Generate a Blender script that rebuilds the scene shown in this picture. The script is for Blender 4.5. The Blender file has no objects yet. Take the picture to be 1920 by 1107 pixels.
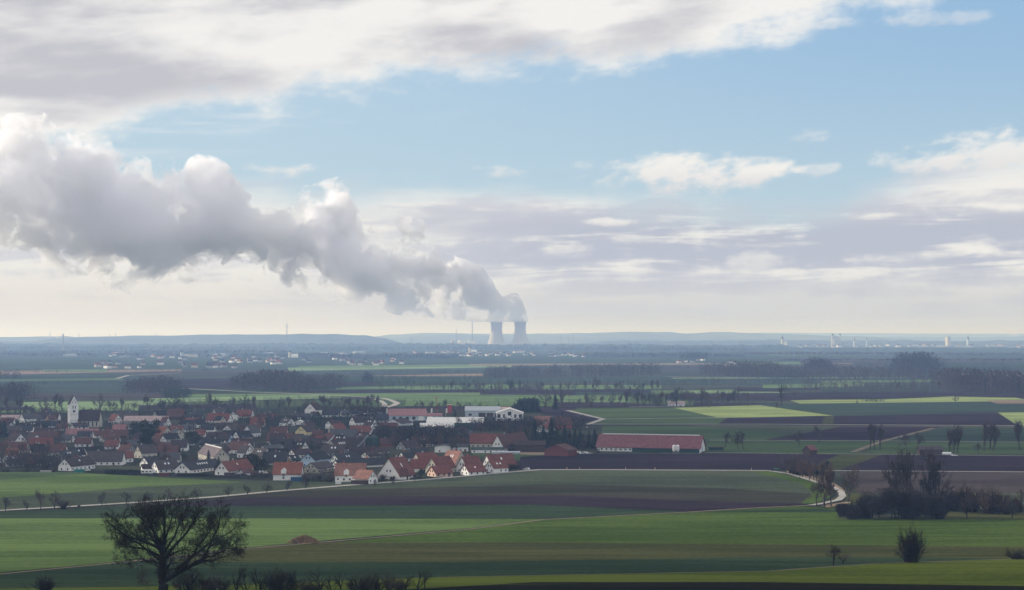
import bpy, bmesh, math, random
from mathutils import Vector, Matrix, noise as mnoise
from math import sin, cos, pi, radians, sqrt, atan2
R = random.Random(7)
sc = bpy.context.scene
COL = sc.collection
F = 3200.0            # focal length in photo pixels
HC = 85.0             # camera height over the plain
HZ = 628.0            # photo row of the true horizon
# ------------------------------------------------------------------ camera
cd = bpy.data.cameras.new("camera"); cam = bpy.data.objects.new("camera", cd); COL.objects.link(cam)
cam.location = (0, 0, HC); cam.rotation_euler = (radians(90), 0, 0)
cd.sensor_width = 36; cd.lens = 36 * F / 1920; cd.shift_y = (HZ - 553.5) / 1920
cd.clip_start = 0.5; cd.clip_end = 200000
sc.camera = cam
# ------------------------------------------------------------------ render look
sc.view_settings.view_transform = 'Standard'; sc.view_settings.look = 'None'
sc.view_settings.exposure = 0.0; sc.view_settings.gamma = 1
sc.render.engine = 'CYCLES'
sc.cycles.volume_bounces = 64; sc.cycles.max_bounces = 64; sc.cycles.diffuse_bounces = 2
sc.cycles.transparent_max_bounces = 12; sc.cycles.use_denoising = True; sc.cycles.denoising_prefilter = "ACCURATE"
# ------------------------------------------------------------------ sun
SUN_EL = radians(16); SUN_AZ = radians(-70)      # azimuth from +Y, negative = left
sd = bpy.data.lights.new("sun", 'SUN'); sd.energy = 4.9; sd.angle = radians(2.0); sd.color = (1.0, 0.9, 0.76)
so = bpy.data.objects.new("sun", sd); COL.objects.link(so)
sv = Vector((sin(SUN_AZ) * cos(SUN_EL), cos(SUN_AZ) * cos(SUN_EL), sin(SUN_EL)))
so.rotation_euler = sv.to_track_quat('Z', 'Y').to_euler(); so.location = (0, 0, 400)

# ------------------------------------------------------------------ tiny node language
class X:
    T = None
    def __init__(s, k): s.k = k
    def m(s, op, b=None, c=None):
        n = X.T.nodes.new('ShaderNodeMath'); n.operation = op
        for i, v in enumerate((s, b, c)):
            if v is None: continue
            if isinstance(v, X): X.T.links.new(v.k, n.inputs[i])
            else: n.inputs[i].default_value = v
        return X(n.outputs[0])
    def __add__(s, o): return s.m('ADD', o)
    def __sub__(s, o): return s.m('SUBTRACT', o)
    def __mul__(s, o): return s.m('MULTIPLY', o)
    def __truediv__(s, o): return s.m('DIVIDE', o)
    def ss(s, a, b):
        n = X.T.nodes.new('ShaderNodeMapRange'); n.interpolation_type = 'SMOOTHSTEP'
        X.T.links.new(s.k, n.inputs[0]); n.inputs[1].default_value = a; n.inputs[2].default_value = b
        return X(n.outputs[0])
    def curve(s, pts):          # piecewise smooth curve through (x, y)
        n = X.T.nodes.new('ShaderNodeFloatCurve'); x0, x1 = pts[0][0], pts[-1][0]
        ys = [p[1] for p in pts]; y0, y1 = min(ys) - 1e-6, max(ys) + 1e-6
        c = n.mapping.curves[0]
        P = [((x - x0) / (x1 - x0), (y - y0) / (y1 - y0)) for x, y in pts]
        c.points[0].location = P[0]; c.points[1].location = P[-1]
        for p in P[1:-1]: c.points.new(*p)
        n.mapping.update()
        q = s.m('SUBTRACT', x0).m('DIVIDE', x1 - x0).m('MAXIMUM', 0.0).m('MINIMUM', 1.0)
        X.T.links.new(q.k, n.inputs[1])
        return X(n.outputs[0]) * (y1 - y0) + y0
def vec(a, b, c=0.0):
    n = X.T.nodes.new('ShaderNodeCombineXYZ')
    for i, v in enumerate((a, b, c)):
        if isinstance(v, X): X.T.links.new(v.k, n.inputs[i])
        else: n.inputs[i].default_value = v
    return X(n.outputs[0])
def noise(v, scale=1.0, detail=4, rough=0.5, dist=0.0):
    n = X.T.nodes.new('ShaderNodeTexNoise'); X.T.links.new(v.k, n.inputs['Vector'])
    n.inputs['Scale'].default_value = scale; n.inputs['Detail'].default_value = detail
    n.inputs['Roughness'].default_value = rough; n.inputs['Distortion'].default_value = dist
    return X(n.outputs[0])
def mixc(f, a, b):
    n = X.T.nodes.new('ShaderNodeMix'); n.data_type = 'RGBA'
    for i, v in ((0, f), (6, a), (7, b)):
        if isinstance(v, X): X.T.links.new(v.k, n.inputs[i])
        elif i == 0: n.inputs[0].default_value = v
        else: n.inputs[i].default_value = (*v, 1)
    return X(n.outputs[2])
def mulc(a, b):
    n = X.T.nodes.new('ShaderNodeMix'); n.data_type = 'RGBA'; n.blend_type = 'MULTIPLY'; n.inputs[0].default_value = 1
    for i, v in ((6, a), (7, b)):
        if isinstance(v, X): X.T.links.new(v.k, n.inputs[i])
        else: n.inputs[i].default_value = (*v, 1)
    return X(n.outputs[2])
def srgb(r, g, b):
    return tuple(((c / 255) / 12.92 if c / 255 <= .04045 else ((c / 255 + .055) / 1.055) ** 2.4) for c in (r, g, b))

# ------------------------------------------------------------------ world: sky and clouds by direction
w = bpy.data.worlds.new("World"); sc.world = w; w.use_nodes = True
X.T = w.node_tree; X.T.nodes.clear()
WS = 0.1
def K(r, g, b, k=1.0): return tuple(c * k / WS for c in srgb(r, g, b))
tc = X.T.nodes.new('ShaderNodeTexCoord')
sp = X.T.nodes.new('ShaderNodeSeparateXYZ'); X.T.links.new(tc.outputs['Generated'], sp.inputs[0])
dx, dy, dz = X(sp.outputs[0]), X(sp.outputs[1]), X(sp.outputs[2])
A = dx.m('ARCTAN2', dy) * F            # azimuth, in the units of the photo's pixels
E = dz.m('ARCSINE') * F                # elevation, the same units
sky = X.T.nodes.new('ShaderNodeTexSky'); sky.sky_type = 'NISHITA'; sky.sun_disc = False
sky.sun_elevation = SUN_EL; sky.sun_rotation = SUN_AZ
sky.air_density = 1.0; sky.dust_density = 1.2; sky.ozone_density = 1.5
blue0 = mulc(X(sky.outputs[0]), (1.15, 1.12, 1.08))
blue = mixc(E.ss(120, 620), K(190, 214, 228), mixc(A.ss(-800, 1000), K(184, 211, 234), K(152, 190, 226)))
blue = mixc(0.9, blue0, blue)
Et = E - A * 0.10
n1 = noise(vec(A * 0.0040, Et * 0.0125, 1.7), 1, 8, 0.56)
n2 = noise(vec(A * 0.0016, Et * 0.0068, 7.1), 1, 6, 0.5, 0.4)
n3 = noise(vec(A * 0.012, Et * 0.022, 3.3), 1, 9, 0.6)
n4 = noise(vec(A * 0.0022, E * 0.022, 9.4), 1, 7, 0.55, 0.3)
n5 = noise(vec(A * 0.006, E * 0.013, 12.4), 1, 7, 0.55, 0.2)
# upper bank
eU = A.curve([(-1500, 250), (-960, 292), (-800, 335), (-660, 388), (-460, 418), (-260, 448), (-60, 470), (140, 484), (420, 516), (560, 560), (720, 598), (900, 632), (1500, 760)])
dU = E - eU + (n1 - 0.5) * 150 + (n3 - 0.5) * 130
mU = dU.ss(-18, 56)
litU = mixc(((n2 - 0.5) * 4.2 + (n1 - 0.5) * 2.2 + 0.40).ss(0, 1), K(243, 242, 240), K(196, 196, 204))
litU = mixc((E - eU).ss(70, 0), litU, K(243, 243, 241))
# thin wisps under the bank
wisp = ((E - eU).ss(-90, -10) * (n4.ss(0.50, 0.66)) * A.ss(100, -500) * 0.75)
# lower band
eL = A.curve([(-1500, 420), (-960, 330), (-700, 300), (-520, 290), (-360, 284), (-200, 286), (-60, 288), (90, 278), (240, 262), (340, 254), (540, 242), (640, 266), (740, 296), (960, 350), (1500, 420)])
dL = eL - E + (n4 - 0.5) * 70 + (n3 - 0.5) * 60
mL = dL.ss(-18, 62)
n6 = noise(vec(A * 0.0030, (E - A * 0.02) * 0.030, 21.0), 1, 7, 0.58, 0.5)
streak = ((n4 - 0.5) * 2.6 + (n6 - 0.5) * 3.2 + (n3 - 0.5) * 1.8 + (n5 - 0.5) * 1.8 + 0.45).ss(0, 1)
zone = E.ss(40, 140) * E.ss(275, 190) * A.ss(-500, 160)
lowc = mixc(streak, K(240, 239, 236), K(212, 213, 221))
lowc = mixc(zone * (((n4 - 0.5) * -4.0 + (n6 - 0.5) * 5.0 + (n3 - 0.5) * 2.2 + (n5 - 0.5) * 2.4 + 0.88).ss(-0.1, 1.1)), lowc, K(186, 191, 207))
hor = mixc(A.ss(-1000, 500), K(228, 220, 210), K(203, 205, 213))
lowc = mixc(E.ss(150, 35) * 0.8, lowc, hor)
lowc = mixc(E.ss(45, 5), lowc, mixc(A.ss(-900, 700), K(236, 229, 214), K(215, 215, 217)))
c = mixc(mL, blue, lowc)
c = mixc(wisp, c, K(232, 236, 240))
# separate little clouds: (A, E, half width, half height, strength)
for (px, py, a, b, s) in ((1290, 325, 185, 40, 1), (1410, 330, 70, 18, .8), (925, 321, 55, 14, .7), (1530, 264, 60, 20, .55), (1545, 324, 45, 15, .5), (1700, 312, 90, 28, .8), (1860, 300, 130, 42, .9),
                          (540, 323, 130, 17, .85), (1150, 417, 50, 9, .9), (1640, 492, 110, 16, .8), (1450, 490, 150, 22, .6), (1710, 60, 120, 16, .35), (1500, 60, 200, 14, .4)):
    ex = (A - (px - 960.0)) * (1.0 / a); ey = (E - (HZ - py)) * (1.0 / b)
    r2 = ex * ex + ey * ey
    m_ = (r2 * -1.0 + 1.0 + (n3 - 0.5) * 6.0 + (n1 - 0.5) * 5.0).ss(-0.15, 1.5) * s * r2.ss(2.4, 0.8)
    c = mixc(m_, c, mixc(ey.ss(-1.2, .6), K(226, 224, 226), K(243, 242, 239)))
c = mixc(mU, c, litU)
c = mixc(E.ss(-5, -40), c, K(150, 155, 150))
bg = X.T.nodes.new('ShaderNodeBackground'); bg.inputs[1].default_value = WS
X.T.links.new(c.k, bg.inputs[0])
wo = X.T.nodes.new('ShaderNodeOutputWorld'); X.T.links.new(bg.outputs[0], wo.inputs[0])
w.cycles.sampling_method = 'MANUAL'; w.cycles.sample_map_resolution = 1024

# ------------------------------------------------------------------ terrain and the photo-row to distance relation
def terr(y):
    if y >= 900: return 0.0
    p = 40 * ((900 - y) / 610) ** 2
    l = 83.3 - .155 * max(y, 0)
    if y >= 280: return p
    t = max(0.0, min(1.0, (280 - y) / 80)); t = t * t * (3 - 2 * t)
    return min(p * (1 - t) + l * t, 83.3)
def dist(py):
    s = (py - HZ) / F
    if s <= HC / 90000: return 90000.0
    if s < HC / 900: return HC / s
    a, b = 120.0, 901.0
    for _ in range(50):
        m = (a + b) / 2
        if (HC - terr(m)) / m > s: a = m
        else: b = m
    return (a + b) / 2
def gp(px, py):               # ground point seen at a photo pixel
    D = dist(py); return Vector(((px - 960) / F * D, D, terr(D)))
# ------------------------------------------------------------------ materials
MC = {}
def base_mat(name, rough=0.85):
    m = bpy.data.materials.new(name); m.use_nodes = True; X.T = m.node_tree
    b = X.T.nodes['Principled BSDF']; b.inputs['Roughness'].default_value = rough
    b.inputs['Specular IOR Level'].default_value = 0.12
    return m, b
def coords(kind='Object'):
    t = X.T.nodes.new('ShaderNodeTexCoord'); s = X.T.nodes.new('ShaderNodeSeparateXYZ')
    X.T.links.new(t.outputs[kind], s.inputs[0]); return [X(o) for o in s.outputs]
def worldpos():
    t = X.T.nodes.new('ShaderNodeNewGeometry'); s = X.T.nodes.new('ShaderNodeSeparateXYZ')
    X.T.links.new(t.outputs['Position'], s.inputs[0]); return [X(o) for o in s.outputs]
def bump(b, h, d, s=0.6):
    n = X.T.nodes.new('ShaderNodeBump'); n.inputs['Strength'].default_value = s; n.inputs['Distance'].default_value = d
    X.T.links.new(h.k, n.inputs['Height']); X.T.links.new(n.outputs[0], b.inputs['Normal'])
def sc3(c, k): return tuple(min(1, x * k) for x in c)
def field_mat(key, c1, c2, fine=1.0, rows=0.0, ang=0.0):
    if key in MC: return MC[key]
    m, b = base_mat(key, 1.0); b.inputs['Specular IOR Level'].default_value = 0.0
    x, y, z = worldpos()
    ca, sa = cos(ang), sin(ang)
    u = x * ca + y * sa; v = y * ca - x * sa
    big = noise(vec(u * 0.0045, v * 0.016, 1.0), 1, 4, 0.55, .4)
    med = noise(vec(u * 0.02, v * 0.10, 5.0), 1, 5, 0.6)
    fin = noise(vec(u * 0.35, v * 0.6, 2.0), 1, 5, 0.65)
    f = ((big - .5) * 3.0 + (med - .5) * 1.7 + (fin - .5) * 2.6 * fine + .5).ss(0, 1)
    col = mixc(f, sc3(c1, .82), sc3(c2, 1.14))
    if rows:
        t = (v * (2 * pi / rows)).m('SINE').ss(0.86, 1.0) * (0.3 + 0)
        t = t * (big.ss(.3, .6)) * 3
        col = mixc(t, col, sc3(c2, .62))
    X.T.links.new(col.k, b.inputs['Base Color'])
    bump(b, fin + med * 2, 0.25, 0.7)
    MC[key] = m; return m
def plain(key, c, var=0.25, scale=0.8, rough=0.85, bmp=0.0, spec=None, coord='Object'):
    if key in MC: return MC[key]
    m, b = base_mat(key, rough)
    x, y, z = coords(coord)
    n = noise(vec(x, y, z), scale, 5, 0.6); n_ = noise(vec(x, y, z), scale * .17, 3, 0.5)
    f = ((n - .5) * 1.6 + (n_ - .5) * 1.6 + .5).ss(0, 1)
    X.T.links.new(mixc(f, sc3(c, 1 - var), sc3(c, 1 + var)).k, b.inputs['Base Color'])
    if spec is not None: b.inputs['Specular IOR Level'].default_value = spec
    if bmp: bump(b, n, bmp)
    MC[key] = m; return m
def roof_mat(key, c, rough=.8, tile=True):
    if key in MC: return MC[key]
    m, b = base_mat(key, rough)
    x, y, z = coords()
    n = noise(vec(x, y, z), 0.5, 5, .6); n2 = noise(vec(x * 3, y * .5, z * .5), 1, 4, .7)
    f = ((n - .5) * 2 + (n2 - .5) * 1.6 + .5).ss(0, 1)
    col = mixc(f, sc3(c, .68), sc3(c, 1.25))
    if tile:
        t = (z * (2 * pi / .28)).m('SINE') * .5 + .5
        u = (x * (2 * pi / .3)).m('SINE') * .5 + .5
        col = mixc((t * .16 + u * .08), col, sc3(c, .5)); bump(b, t + u, 0.03, 0.5)
    else:
        s_ = (x * (2 * pi / 1.1)).m('SINE').ss(.80, 1.0)
        if rough > .5: col = mixc(s_ * .55, col, sc3(c, .45)); bump(b, s_, .05, .6)
        else: col = mixc(s_ * .25 + n2.ss(.55, .8) * .25, mixc(f, sc3(c, .92), sc3(c, 1.04)), sc3(c, .55))
    X.T.links.new(col.k, b.inputs['Base Color'])
    MC[key] = m; return m
RC = dict(red=(.165, .062, .052), orange=(.22, .088, .062), salmon=(.26, .132, .108), brownred=(.098, .048, .044), brown=(0.048, 0.034, 0.036), pink=(0.27, 0.14, 0.15), palepink=(0.45, 0.35, 0.35), dark=(0.034, 0.036, 0.044), black=(0.018, 0.019, 0.024), grey=(0.075, 0.077, 0.088), greybrown=(0.07, 0.06, 0.062), white=(0.72, 0.72, 0.72), maroon=(0.175, 0.075, 0.085), pinkgrey=(0.17, 0.14, 0.155), green=(0.05, 0.07, 0.06), metal=(0.38, 0.42, 0.48))
RN = dict(red='red', orange='orange', salmon='salmon', brownred='brownish red', brown='brown', pink='dull pink', palepink='pale pink', dark='dark grey', black='black', grey='grey', greybrown='taupe', white='white', maroon='maroon', pinkgrey='pinkish grey', green='mossy green', metal='bright metal')
WC = dict(white=(.80, .81, .82), cream=(.50, .48, .42), yellow=(.70, .62, .36), grey=(.34, .36, .38), blue=(.42, .55, .70), brick=(.33, .09, .06), wood=(.07, .05, .045), dkgreen=(.03, .07, .06), greyblue=(.45, .52, .60), redwood=(.14, .05, .045), pinkish=(.68, .50, .42))
WN = dict(white='white', cream='cream', yellow='yellow', grey='grey', blue='pale blue', brick='brick red', wood='dark timber', dkgreen='dark green', greyblue='grey blue', redwood='dark red timber', pinkish='pinkish')
def roofm(k): return roof_mat('roof_' + k, RC[k], .45 if k in ('white', 'metal') else .8, k not in ('white', 'palepink', 'metal', 'maroon'))
def wallm(k): return plain('wall_' + k, WC[k], .07, .35, .9)
def M_glass():
    if 'glass' in MC: return MC['glass']
    m, b = base_mat('window_glass', .12); b.inputs['Base Color'].default_value = (.02, .025, .035, 1)
    b.inputs['Specular IOR Level'].default_value = .5; MC['glass'] = m; return m

# ------------------------------------------------------------------ mesh helpers
class MB:
    def __init__(s): s.v = []; s.f = []
    def box(s, x0, y0, z0, x1, y1, z1):
        b = len(s.v)
        s.v += [(x0, y0, z0), (x1, y0, z0), (x1, y1, z0), (x0, y1, z0), (x0, y0, z1), (x1, y0, z1), (x1, y1, z1), (x0, y1, z1)]
        s.f += [tuple(b + i for i in q) for q in ((0, 3, 2, 1), (4, 5, 6, 7), (0, 1, 5, 4), (1, 2, 6, 5), (2, 3, 7, 6), (3, 0, 4, 7))]; return s
    def quad(s, *p):
        b = len(s.v); s.v += [tuple(q) for q in p]; s.f.append(tuple(range(b, b + len(p)))); return s
    def prism(s, prof, x0, x1, axis='x'):      # closed (a,b) outline swept along the axis
        b = len(s.v); n = len(prof)
        for x in (x0, x1):
            for (a, c) in prof: s.v.append((x, a, c) if axis == 'x' else (a, x, c))
        s.f += [tuple(b + i for i in range(n))[::-1], tuple(b + n + i for i in range(n))]
        for i in range(n):
            j = (i + 1) % n; s.f.append((b + i, b + j, b + n + j, b + n + i))
        return s
    def tube(s, p, q, r0, r1, n=4, cap=False):
        p = Vector(p); q = Vector(q); d = (q - p)
        if d.length < 1e-6: return s
        d.normalize(); u = d.orthogonal().normalized(); w_ = d.cross(u); b = len(s.v)
        for c_, r in ((p, r0), (q, r1)):
            for i in range(n):
                a = 2 * pi * i / n; s.v.append(tuple(c_ + (u * cos(a) + w_ * sin(a)) * r))
        for i in range(n):
            j = (i + 1) % n; s.f.append((b + i, b + j, b + n + j, b + n + i))
        if cap: s.f += [tuple(b + i for i in range(n))[::-1], tuple(b + n + i for i in range(n))]
        return s
    def lathe(s, prof, n=32, cx=0, cy=0):
        b = len(s.v); k = len(prof)
        for (r, z) in prof:
            for i in range(n):
                a = 2 * pi * i / n; s.v.append((cx + r * cos(a), cy + r * sin(a), z))
        for j in range(k - 1):
            for i in range(n):
                i2 = (i + 1) % n; s.f.append((b + j * n + i, b + j * n + i2, b + (j + 1) * n + i2, b + (j + 1) * n + i))
        return s
    def mesh(s, name, mat, smooth=False):
        me = bpy.data.meshes.new(name); me.from_pydata(s.v, [], s.f)
        if mat: me.materials.append(mat)
        if smooth: me.polygons.foreach_set('use_smooth', [True] * len(me.polygons))
        me.update(); return me
    def build(s, name, mat, parent=None, smooth=False):
        o = bpy.data.objects.new(name, s.mesh(name, mat, smooth)); COL.objects.link(o)
        if parent: o.parent = parent
        return o
def tag(o, label=None, cat=None, group=None, kind=None):
    if label: o['label'] = label
    if cat: o['category'] = cat
    if group: o['group'] = group
    if kind: o['kind'] = kind
    return o
def empty(name, loc=(0, 0, 0), rz=0.0, **k):
    o = bpy.data.objects.new(name, None); o.empty_display_size = 1; COL.objects.link(o)
    o.location = loc; o.rotation_euler = (0, 0, rz); return tag(o, **k)
def copy_tree(o, parent=None):
    c = o.copy(); COL.objects.link(c); c.parent = parent
    for ch in list(o.children): copy_tree(ch, c)
    return c
def box_part(name, mat, parent, *b): return MB().box(*b).build(name, mat, parent)

# ------------------------------------------------------------------ ground and fields
GX = 60000
YC = [-400.0, 0.0] + [i * 15.0 for i in range(1, 60)] + [900.0]
soil = field_mat('ground_soil', (.034, .042, .034), (.058, .066, .046))
g = MB(); ys = YC + [1500, 3000, 8000, 20000, 40000, 80000.]
for y in ys: g.v += [(-GX, y, terr(y)), (GX, y, terr(y))]
for i in range(len(ys) - 1): g.f.append((2 * i, 2 * i + 1, 2 * i + 3, 2 * i + 2))
tag(g.build('ground', soil), kind='structure')
LAY = [0]
def clip(poly, y0, y1):
    for lim, sgn in ((y0, 1), (y1, -1)):
        out = []
        for i in range(len(poly)):
            a, b = poly[i], poly[(i + 1) % len(poly)]
            ia, ib = (a[1] - lim) * sgn >= 0, (b[1] - lim) * sgn >= 0
            if ia: out.append(a)
            if ia != ib:
                t = (lim - a[1]) / (b[1] - a[1]); out.append((a[0] + (b[0] - a[0]) * t, lim))
        poly = out
        if len(poly) < 3: return []
    return poly
def drape(name, pts, mat, lift=0.0):       # pts: ground (x, y)
    LAY[0] += 1; i = LAY[0]
    mb = MB()
    ymin, ymax = min(p[1] for p in pts), max(p[1] for p in pts)
    cuts = [c_ for c_ in YC if ymin < c_ < ymax]; cuts = [ymin] + cuts + [ymax]
    for a, b in zip(cuts, cuts[1:]):
        if b - a < 1e-4: continue
        q = clip(pts, a, b)
        if len(q) >= 3: mb.quad(*[(x, y, terr(y) + (0.05 + .004 * i + lift) * max(y, 300) / 1000) for x, y in q])
    if mb.f:
        return tag(mb.build(name, mat), kind='structure')
def dens(pts, n=6):
    out = []
    for i in range(len(pts)):
        a, b = pts[i], pts[(i + 1) % len(pts)]
        for k in range(n): out.append((a[0] + (b[0] - a[0]) * k / n, a[1] + (b[1] - a[1]) * k / n))
    return out
G = dict(bright=((0.098, 0.160, 0.068), (0.127, 0.198, 0.088)),  # bright: far sunlit copy of the light green, sunlight put into its colour
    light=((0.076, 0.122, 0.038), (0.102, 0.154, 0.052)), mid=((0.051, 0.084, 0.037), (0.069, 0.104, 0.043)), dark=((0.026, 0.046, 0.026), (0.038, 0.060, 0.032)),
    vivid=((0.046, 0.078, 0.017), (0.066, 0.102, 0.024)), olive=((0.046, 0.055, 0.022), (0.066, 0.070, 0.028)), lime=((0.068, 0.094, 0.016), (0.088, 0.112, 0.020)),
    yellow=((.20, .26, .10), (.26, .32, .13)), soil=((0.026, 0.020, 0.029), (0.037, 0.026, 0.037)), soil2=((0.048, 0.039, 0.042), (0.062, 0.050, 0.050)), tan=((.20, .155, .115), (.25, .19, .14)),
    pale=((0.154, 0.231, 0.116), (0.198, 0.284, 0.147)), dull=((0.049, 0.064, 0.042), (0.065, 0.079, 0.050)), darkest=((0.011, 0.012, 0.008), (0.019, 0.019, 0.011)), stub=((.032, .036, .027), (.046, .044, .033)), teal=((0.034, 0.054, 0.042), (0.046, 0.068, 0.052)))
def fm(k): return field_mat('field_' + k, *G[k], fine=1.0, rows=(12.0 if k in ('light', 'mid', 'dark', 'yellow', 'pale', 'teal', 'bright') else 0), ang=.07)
def fld(k, *pts):
    q = dens(list(pts)) if max(p[1] for p in pts) > 922 else list(pts)
    drape('field', [tuple(gp(*p)[:2]) for p in q], fm(k))
roadm = plain('road_gravel', (.33, .32, .305), .15, .3, .9, coord='Object')
dirtm = plain('track_dirt', (.17, .135, .10), .25, .3, .95, coord='Object')
def road(w_, mat, *pts, name='road'):
    P = []
    for a, b in zip(pts, pts[1:]):
        for k in range(8): P.append(gp(a[0] + (b[0] - a[0]) * k / 8, a[1] + (b[1] - a[1]) * k / 8))
    P.append(gp(*pts[-1])); L_, R_ = [], []
    for i, p in enumerate(P):
        d = (P[min(i + 1, len(P) - 1)] - P[max(i - 1, 0)]); d.z = 0; d.normalize(); n = Vector((-d.y, d.x, 0)) * w_ / 2
        L_.append(p + n); R_.append(p - n)
    LAY[0] += 1
    mb = MB()
    for q in zip(L_, R_):
        for v in q: mb.v.append((v.x, v.y, terr(v.y) + (.10 + .004 * LAY[0]) * max(v.y, 300) / 1000))
    for i in range(len(P) - 1): mb.f.append((2 * i, 2 * i + 1, 2 * i + 3, 2 * i + 2))
    tag(mb.build(name, mat), kind='structure')

# far strips of the plain: (kind, y of upper edge left/right, y of lower edge left/right, x from, x to)
for k, a, b, c_, d, x0, x1 in (
    ('dull', 640, 640, 660, 660, -900, 2900), ('dark', 655, 655, 690, 690, -600, 2600),
    ('teal', 686, 692, 696, 699, 0, 560), ('tan', 696, 693, 704, 696, -40, 340), ('soil2', 697, 694, 702, 697, 280, 620), ('bright', 693, 693, 697, 698, 80, 200),
    ('pale', 690, 684, 696, 689, 540, 960), ('teal', 696, 689, 702, 697, 560, 1000), ('tan', 705, 701, 709, 706, 700, 905), ('bright', 687, 682, 691, 685, 560, 1060),
    ('tan', 683, 681, 686, 683, 880, 1600), ('soil2', 687, 684, 694, 692, 1240, 1660), ('bright', 680, 679, 684, 683, 1360, 1540), ('teal', 670, 668, 676, 673, 1440, 1960), ('soil2', 677, 675, 682, 680, 1500, 1920), ('bright', 664, 662, 667, 665, 1440, 1930),
    ('teal', 704, 703, 714, 713, -50, 260), ('bright', 712, 710, 716, 713, 0, 230), ('teal', 716, 716, 738, 738, 0, 260), ('soil2', 738, 738, 748, 748, 30, 560), ('dark', 706, 706, 722, 722, 560, 980),
    ('soil', 722, 716, 730, 724, 340, 700), ('dark', 730, 722, 736, 736, 350, 760), ('soil', 712, 710, 722, 718, 300, 560),
    ('bright', 727, 721, 731, 727, 630, 980), ('bright', 726, 724, 732, 730, 760, 960), ('soil', 733, 729, 738, 739, 560, 1200), ('teal', 711, 708, 718, 716, 900, 1350),
    ('bright', 723, 723, 731, 730, 1016, 1240), ('soil', 735, 725, 742, 730, 1060, 1560), ('teal', 736, 737, 742, 741, 1080, 1220), ('bright', 733, 731, 740, 736, 1220, 1380), ('pale', 734, 736, 740, 744, 1300, 1480), ('teal', 713, 712, 722, 721, 1160, 1500), ('pale', 709, 708, 711, 710, 1260, 1700),
    ('bright', 722, 719, 729, 726, 1430, 1620), ('bright', 715, 711, 719, 717, 1540, 1790), ('teal', 710, 708, 714, 712, 1600, 1920), ('teal', 728, 724, 736, 734, 1540, 1800),
    ('soil', 739, 734, 748, 744, 1250, 1920), ('bright', 739, 737, 746, 742, 540, 900), ('bright', 742, 742, 762, 762, 700, 1180), ('bright', 740, 738, 750, 747, 340, 640), ('pale', 748, 741, 756, 748, 280, 620), ('mid', 756, 750, 764, 764, 180, 760), ('pale', 755, 752, 764, 762, 40, 300),
    ('soil', 764, 758, 770, 766, 0, 480), ('pale', 762, 760, 772, 771, 60, 260), ('bright', 771, 770, 778, 778, 0, 140), ('soil', 764, 764, 770, 772, 700, 1080),
    ('soil', 755, 757, 764, 768, 1040, 1460), ('mid', 744, 750, 757, 762, 1180, 1300), ('soil', 768, 771, 792, 790, 970, 1128)):
    fld(k, (x0, a), (x1, b), (x1, d), (x0, c_))
fld('yellow', (1478, 751), (1665, 750), (1780, 744.5), (1905, 747), (1930, 752), (1780, 757), (1500, 758))
fld('soil', (1240, 750), (1480, 744), (1920, 735), (1920, 747), (1780, 744.5), (1480, 752))
fld('teal', (1380, 760), (1500, 758), (1930, 753), (1930, 776), (1870, 775.5), (1560, 781), (1440, 762))
fld('tan', (1850, 752), (1930, 751), (1930, 758), (1870, 758))
fld('mid', (1110, 766), (1260, 765), (1345, 784), (1130, 788), (1062, 771))
fld('yellow', (1262, 765.5), (1425, 761), (1562, 780.5), (1380, 784.5), (1345, 784))
fld('mid', (1135, 788), (1345, 785), (1365, 785), (1345, 797), (1115, 797))
fld('soil', (1345, 797), (1365, 784.5), (1545, 782), (1540, 797))
fld('olive', (1540, 797), (1548, 782), (1564, 781.5), (1562, 797))
fld('soil', (1562, 797), (1564, 781.5), (1870, 775), (1906, 799))
fld('yellow', (1871, 775), (1980, 774), (1980, 800), (1908, 799))
fld('dull', (1090, 798), (1960, 801), (1960, 858), (1640, 853), (1320, 850), (1060, 850), (1060, 800))
fld('mid', (1130, 800), (1300, 801), (1480, 815), (1430, 826), (1100, 826))
fld('mid', (1330, 827), (1640, 829), (1600, 852), (1320, 849))
fld('soil', (1430, 826.5), (1580, 801), (1770, 802), (1655, 827))
fld('teal', (1770, 803), (1960, 803), (1960, 830), (1665, 828))
fld('mid', (1600, 829), (1960, 832), (1960, 853), (1640, 852))
fld('soil', (935, 863), (1060, 853), (1120, 852), (1400, 853), (1570, 854), (1540, 868), (1520, 882), (1012, 881), (975, 884))
fld('olive', (1520, 883), (1545, 866), (1575, 854), (1655, 854), (1572, 883))
fld('soil', (1572, 883.5), (1652, 854.5), (1960, 857), (1960, 886))
# the shaded foreland
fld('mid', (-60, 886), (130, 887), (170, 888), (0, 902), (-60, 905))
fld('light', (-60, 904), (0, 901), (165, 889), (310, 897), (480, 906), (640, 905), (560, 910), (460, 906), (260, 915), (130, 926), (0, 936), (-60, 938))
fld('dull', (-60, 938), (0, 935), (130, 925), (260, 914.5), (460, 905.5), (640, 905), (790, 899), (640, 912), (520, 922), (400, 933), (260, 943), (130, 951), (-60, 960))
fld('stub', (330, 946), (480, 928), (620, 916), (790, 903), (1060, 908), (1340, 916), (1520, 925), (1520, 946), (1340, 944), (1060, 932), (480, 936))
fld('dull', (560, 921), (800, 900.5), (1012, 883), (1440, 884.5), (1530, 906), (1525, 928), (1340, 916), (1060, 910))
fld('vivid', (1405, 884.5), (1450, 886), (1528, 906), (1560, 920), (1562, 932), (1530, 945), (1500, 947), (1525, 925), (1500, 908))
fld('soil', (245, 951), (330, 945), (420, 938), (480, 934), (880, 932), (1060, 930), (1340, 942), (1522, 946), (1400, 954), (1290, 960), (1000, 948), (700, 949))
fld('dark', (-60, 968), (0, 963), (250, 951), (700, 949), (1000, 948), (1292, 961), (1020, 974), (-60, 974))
fld('light', (-60, 973), (1022, 974.5), (880, 992), (620, 1014), (430, 1031), (240, 1053), (0, 1075), (-60, 1080))
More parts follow.
